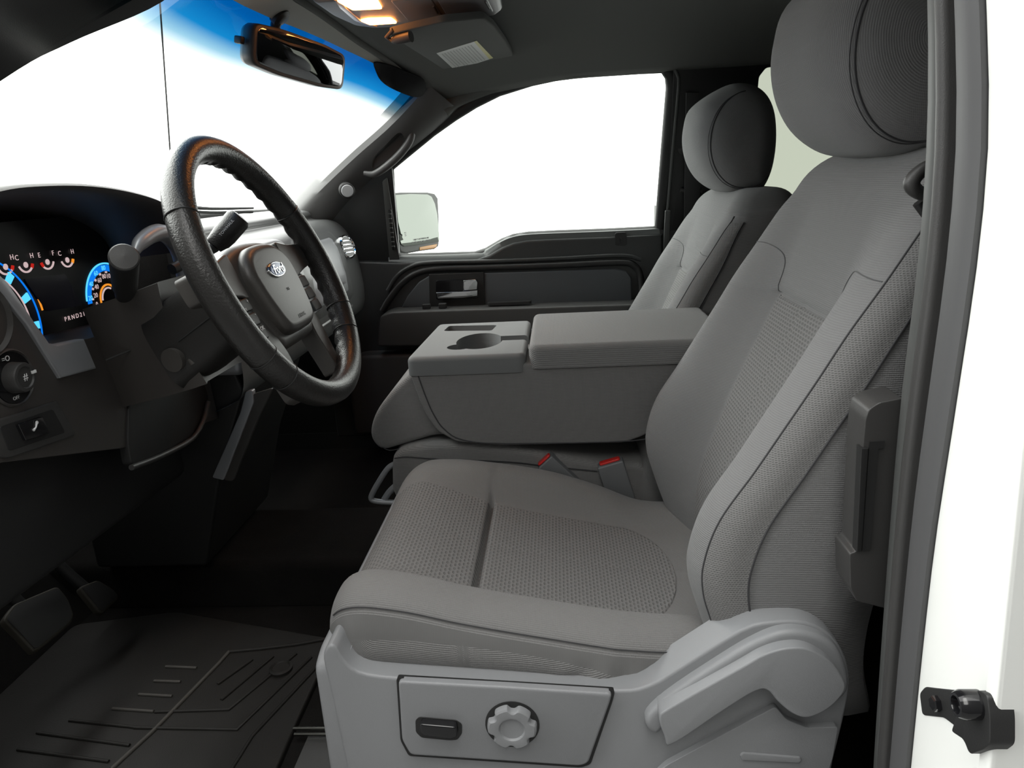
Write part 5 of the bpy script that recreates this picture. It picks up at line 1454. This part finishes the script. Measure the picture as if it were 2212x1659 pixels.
fm = thing('floor_mat', 'black ribbed rubber floor mat in the driver footwell', 'floor mat', (-0.65, -0.42, 0.10))
mo = [(-0.441, -0.2546, 0.112), (-0.4393, -0.468, 0.112), (-0.4362, -0.5617, 0.112), (-0.4556, -0.6673, 0.112), (-0.6586, -0.6696, 0.112)]
mz = [(p[0], p[1]) for p in mo]
mat_ = zslab('mat_sheet', [mz[0], mz[1], mz[2], (-0.44, -0.72), (-0.99, -0.72), (-0.99, -0.20), (-0.80, -0.16)], 0.112, 0.1005, 0.004, 'mat', fm, fil=0.02)
M['matrib'] = plain('worn_mat_rib', (0.050, 0.047, 0.042), 0.6, mottling=0.3)
ribs = [
    [(-0.6282, -0.2928, 0.113), (-0.6332, -0.329, 0.113), (-0.6495, -0.4139, 0.113), (-0.6639, -0.4887, 0.113), (-0.6856, -0.5639, 0.113)],
    [(-0.6282, -0.2928, 0.113), (-0.5743, -0.2855, 0.113), (-0.5089, -0.2729, 0.113), (-0.4462, -0.2545, 0.113)],
    [(-0.5748, -0.3156, 0.113), (-0.6092, -0.3801, 0.113)], [(-0.5396, -0.307, 0.113), (-0.5848, -0.4186, 0.113)],
    [(-0.4993, -0.2997, 0.113), (-0.5618, -0.4412, 0.113), (-0.6839, -0.4461, 0.113)],
    [(-0.4681, -0.3104, 0.113), (-0.5285, -0.4849, 0.113), (-0.699, -0.4808, 0.113)],
    [(-0.4487, -0.3359, 0.113), (-0.4981, -0.4983, 0.113), (-0.5023, -0.563, 0.113)],
    [(-0.7274, -0.3331, 0.113), (-0.6676, -0.3374, 0.113)], [(-0.7277, -0.371, 0.113), (-0.6785, -0.3737, 0.113)], [(-0.7359, -0.4045, 0.113), (-0.6745, -0.4093, 0.113)],
    [(-0.7616, -0.4384, 0.113), (-0.6869, -0.445, 0.113)], [(-0.8185, -0.4645, 0.113), (-0.6913, -0.4808, 0.113)], [(-0.854, -0.4916, 0.113), (-0.6848, -0.5174, 0.113)], [(-0.8604, -0.5261, 0.113), (-0.6985, -0.5491, 0.113)],
]
for k, rb in enumerate(ribs):
    tube('rib', rb, 0.0028 if k > 1 else 0.0034, 'matrib' if k in (0, 7, 8, 9, 10) else 'mat', mat_, n=8)
fh = (-0.5113, -0.3427, 0.114)
lathe('mat_anchor', [(0.020, -0.002), (0.020, 0.003), (0.016, 0.005), (0.014, 0.003), (0.0, 0.003)], fh, (0, 0, 1), 'mat', mat_, 24)

# ================================================================ REAR DOOR EDGE NEXT TO THE DRIVER (near the camera)
X1 = [(0.08, 0.330), (0.298, 0.319), (0.548, 0.311), (0.709, 0.308), (0.834, 0.310), (0.933, 0.307), (1.037, 0.297), (1.22, 0.270)]
X2 = [(0.08, 0.292), (0.415, 0.284), (0.617, 0.281), (0.747, 0.284), (0.849, 0.286), (0.929, 0.283), (1.013, 0.271), (1.22, 0.235)]
rd = thing('rear_door', 'white rear door edge with black rubber seals, closed behind the driver seat', 'car door', (0.32, -0.85, 0.10))
def edge_x(y, z):
    t = min(1.0, (y + 0.74) / (-0.86 + 0.74))
    return sinterp(X1, z) + (sinterp(X2, z) - sinterp(X1, z)) * t
def strip(name, y0, y1, dx0, dx1, mat, parent, bulge=0.006, n=9, back=0.05, label=None):
    rows = []
    for k in range(29):
        z = 0.09 + (1.20 - 0.09) * k / 28
        ring = []
        for i in range(n):
            t = i / (n - 1)
            y = y0 + (y1 - y0) * t
            ring.append(Vector((edge_x(y, z) + dx0 + (dx1 - dx0) * t - bulge * math.sin(math.pi * t) ** 0.6, y, z)))
        ring += [Vector((edge_x(y1, z) + back, y1, z)), Vector((edge_x(y0, z) + back, y0, z))]
        rows.append(ring)
    return grid(name, rows, mat, parent, closed_u=True, caps=True, angle=40, label=label)
strip('inner_trim', -0.735, -0.772, 0.004, 0.0, 'seal', rd, 0.006)
strip('door_seal', -0.774, -0.796, 0.002, 0.0, 'dark', rd, 0.008)
strip('seal_groove', -0.797, -0.816, 0.010, 0.010, 'darker', rd, 0.0)
strip('outer_seal', -0.817, -0.862, 0.0, 0.0, 'outer_seal', rd, 0.006)
strip('painted_edge', -0.863, -0.965, 0.004, 0.012, 'paint', rd, 0.004, back=0.016, label='white painted door edge')
yslab('door_skin', [(0.302, 0.09), (1.18, 0.09), (1.18, 1.20), (0.25, 1.20)], -0.9662, -0.955, 0.004, 'paint', rd)
yslab('trim_panel', [(0.345, 0.09), (1.16, 0.09), (1.16, 1.20), (0.345, 1.20)], -0.80, -0.742, 0.01, 'darker', rd)
# belt outlet bezel with a slot
bz = [(0.2778, -0.737, 0.6887), (0.2803, -0.737, 0.6981), (0.2888, -0.737, 0.7045), (0.311, -0.737, 0.7087), (0.316, -0.737, 0.6437), (0.322, -0.737, 0.4859), (0.3106, -0.737, 0.4882), (0.2853, -0.737, 0.496), (0.2779, -0.737, 0.5109), (0.2741, -0.737, 0.5496), (0.2809, -0.737, 0.552), (0.2778, -0.737, 0.6626)]
bz_ = yslab('belt_outlet', [(p[0], p[2]) for p in bz], -0.738, -0.70, 0.004, 'dark', rd, fil=0.003)
yslab('belt_slot', [(p[0], p[2]) for p in [(0.2829, -0.739, 0.6669), (0.2966, -0.739, 0.6674), (0.2964, -0.739, 0.6605), (0.2915, -0.739, 0.6597), (0.2931, -0.739, 0.5539), (0.2853, -0.739, 0.5531), (0.283, -0.739, 0.6604)]], -0.7395, -0.73, 0.0, 'rubber', bz_)
yslab('slot_flap', [(p[0], p[2]) for p in [(0.2754, -0.74, 0.6611), (0.2822, -0.74, 0.6608), (0.2849, -0.74, 0.5536), (0.2797, -0.74, 0.5527)]], -0.7405, -0.73, 0.001, 'darker', bz_)

lt = thing('door_striker', 'black door striker bracket bolted to the white door edge', 'striker', (0.27, -0.90, 0.49))
def stx(pts, x0, x1, r, mat, parent, name, label=None):
    p2 = [(p[1], p[2]) for p in pts]
    return slab(name, fillet(p2, 0.004), (x0, 0, 0), EY, EZ, -EX, x0 - x1, r, mat, parent, 3, label)
stx([(0.285, -0.8683, 0.4949), (0.285, -0.8749, 0.5067), (0.285, -0.9194, 0.5393), (0.285, -0.934, 0.5422), (0.285, -0.9439, 0.5447), (0.285, -0.9346, 0.5125), (0.285, -0.917, 0.5069), (0.285, -0.9046, 0.5024), (0.285, -0.8762, 0.4798)], 0.292, 0.284, 0.003, 'darker', lt, 'bracket_plate')
stx([(0.28, -0.9337, 0.532), (0.28, -0.9401, 0.5513), (0.28, -0.9519, 0.5669), (0.28, -0.9622, 0.5716), (0.28, -0.9683, 0.5583), (0.28, -0.9723, 0.541), (0.28, -0.9658, 0.5296), (0.28, -0.9532, 0.5137), (0.28, -0.945, 0.5188), (0.28, -0.9294, 0.5119)], 0.292, 0.276, 0.004, 'darker', lt, 'striker_block')
lathe('striker_bolt', [(0.010, 0.0), (0.010, 0.012), (0.008, 0.016), (0.006, 0.016), (0.005, 0.012), (0.0, 0.012)], (0.278, -0.9531, 0.5557), (-1, 0, 0), 'gloss_black', lt, 20)
lathe('striker_bolt', [(0.006, 0.0), (0.006, 0.005), (0.005, 0.006), (0.0, 0.006)], (0.285, -0.8964, 0.5083), (-1, 0, 0), 'gloss_black', lt, 6)

gd = Vector((0.3195, -0.7, 0.8998))
bg = thing('belt_guide', 'dark rounded seat belt guide on the driver seat shoulder', 'belt guide', tuple(gd))
tube('guide_loop', [gd + Vector((0.030, 0.0, 0.016)), gd + Vector((0.006, -0.004, 0.010)), gd + Vector((-0.006, -0.006, -0.002)), gd + Vector((0.004, -0.004, -0.012)), gd + Vector((0.03, 0.0, -0.014))], [0.005, 0.006, 0.007, 0.006, 0.005], 'dark', bg, n=14, sm=5)
tube('guide_pin', [gd + Vector((0.004, 0.0, -0.020)), gd + Vector((0.012, 0.0, -0.030))], 0.005, 'darker', bg, n=10)

# ================================================================ OUTSIDE: WIPER, ANTENNA
an = tube('antenna', [(-1.1631, 0.95, 1.5934), (-1.1754, 0.95, 1.4945), (-1.2278, 0.95, 1.0497), (-1.29, 0.95, 0.66)], 0.0027, 'rubber', None, n=8)
tag(an, 'thin black radio antenna rising outside the windshield', 'antenna')
wi = thing('windshield_wiper', 'black wiper arm resting at the foot of the windshield', 'wiper', (-0.995, 0.26, 0.872))
wpts = [(-0.995, 0.26, 0.900), (-0.98, 0.34, 0.905), (-0.955, 0.42, 0.898), (-0.92, 0.53, 0.885), (-0.86, 0.66, 0.878)]
tube('wiper_arm', wpts, [0.010, 0.009, 0.006, 0.004, 0.003], 'rubber', wi, n=10, sm=4)
tube('wiper_blade', [(p[0] - 0.004, p[1], p[2] - 0.010) for p in wpts], 0.004, 'rubber', wi, n=8, sm=4)
lathe('wiper_pivot', [(0.018, -0.02), (0.018, 0.012), (0.012, 0.018), (0.0, 0.018)], (-0.995, 0.26, 0.880), (0, 0, 1), 'rubber', wi, 20)
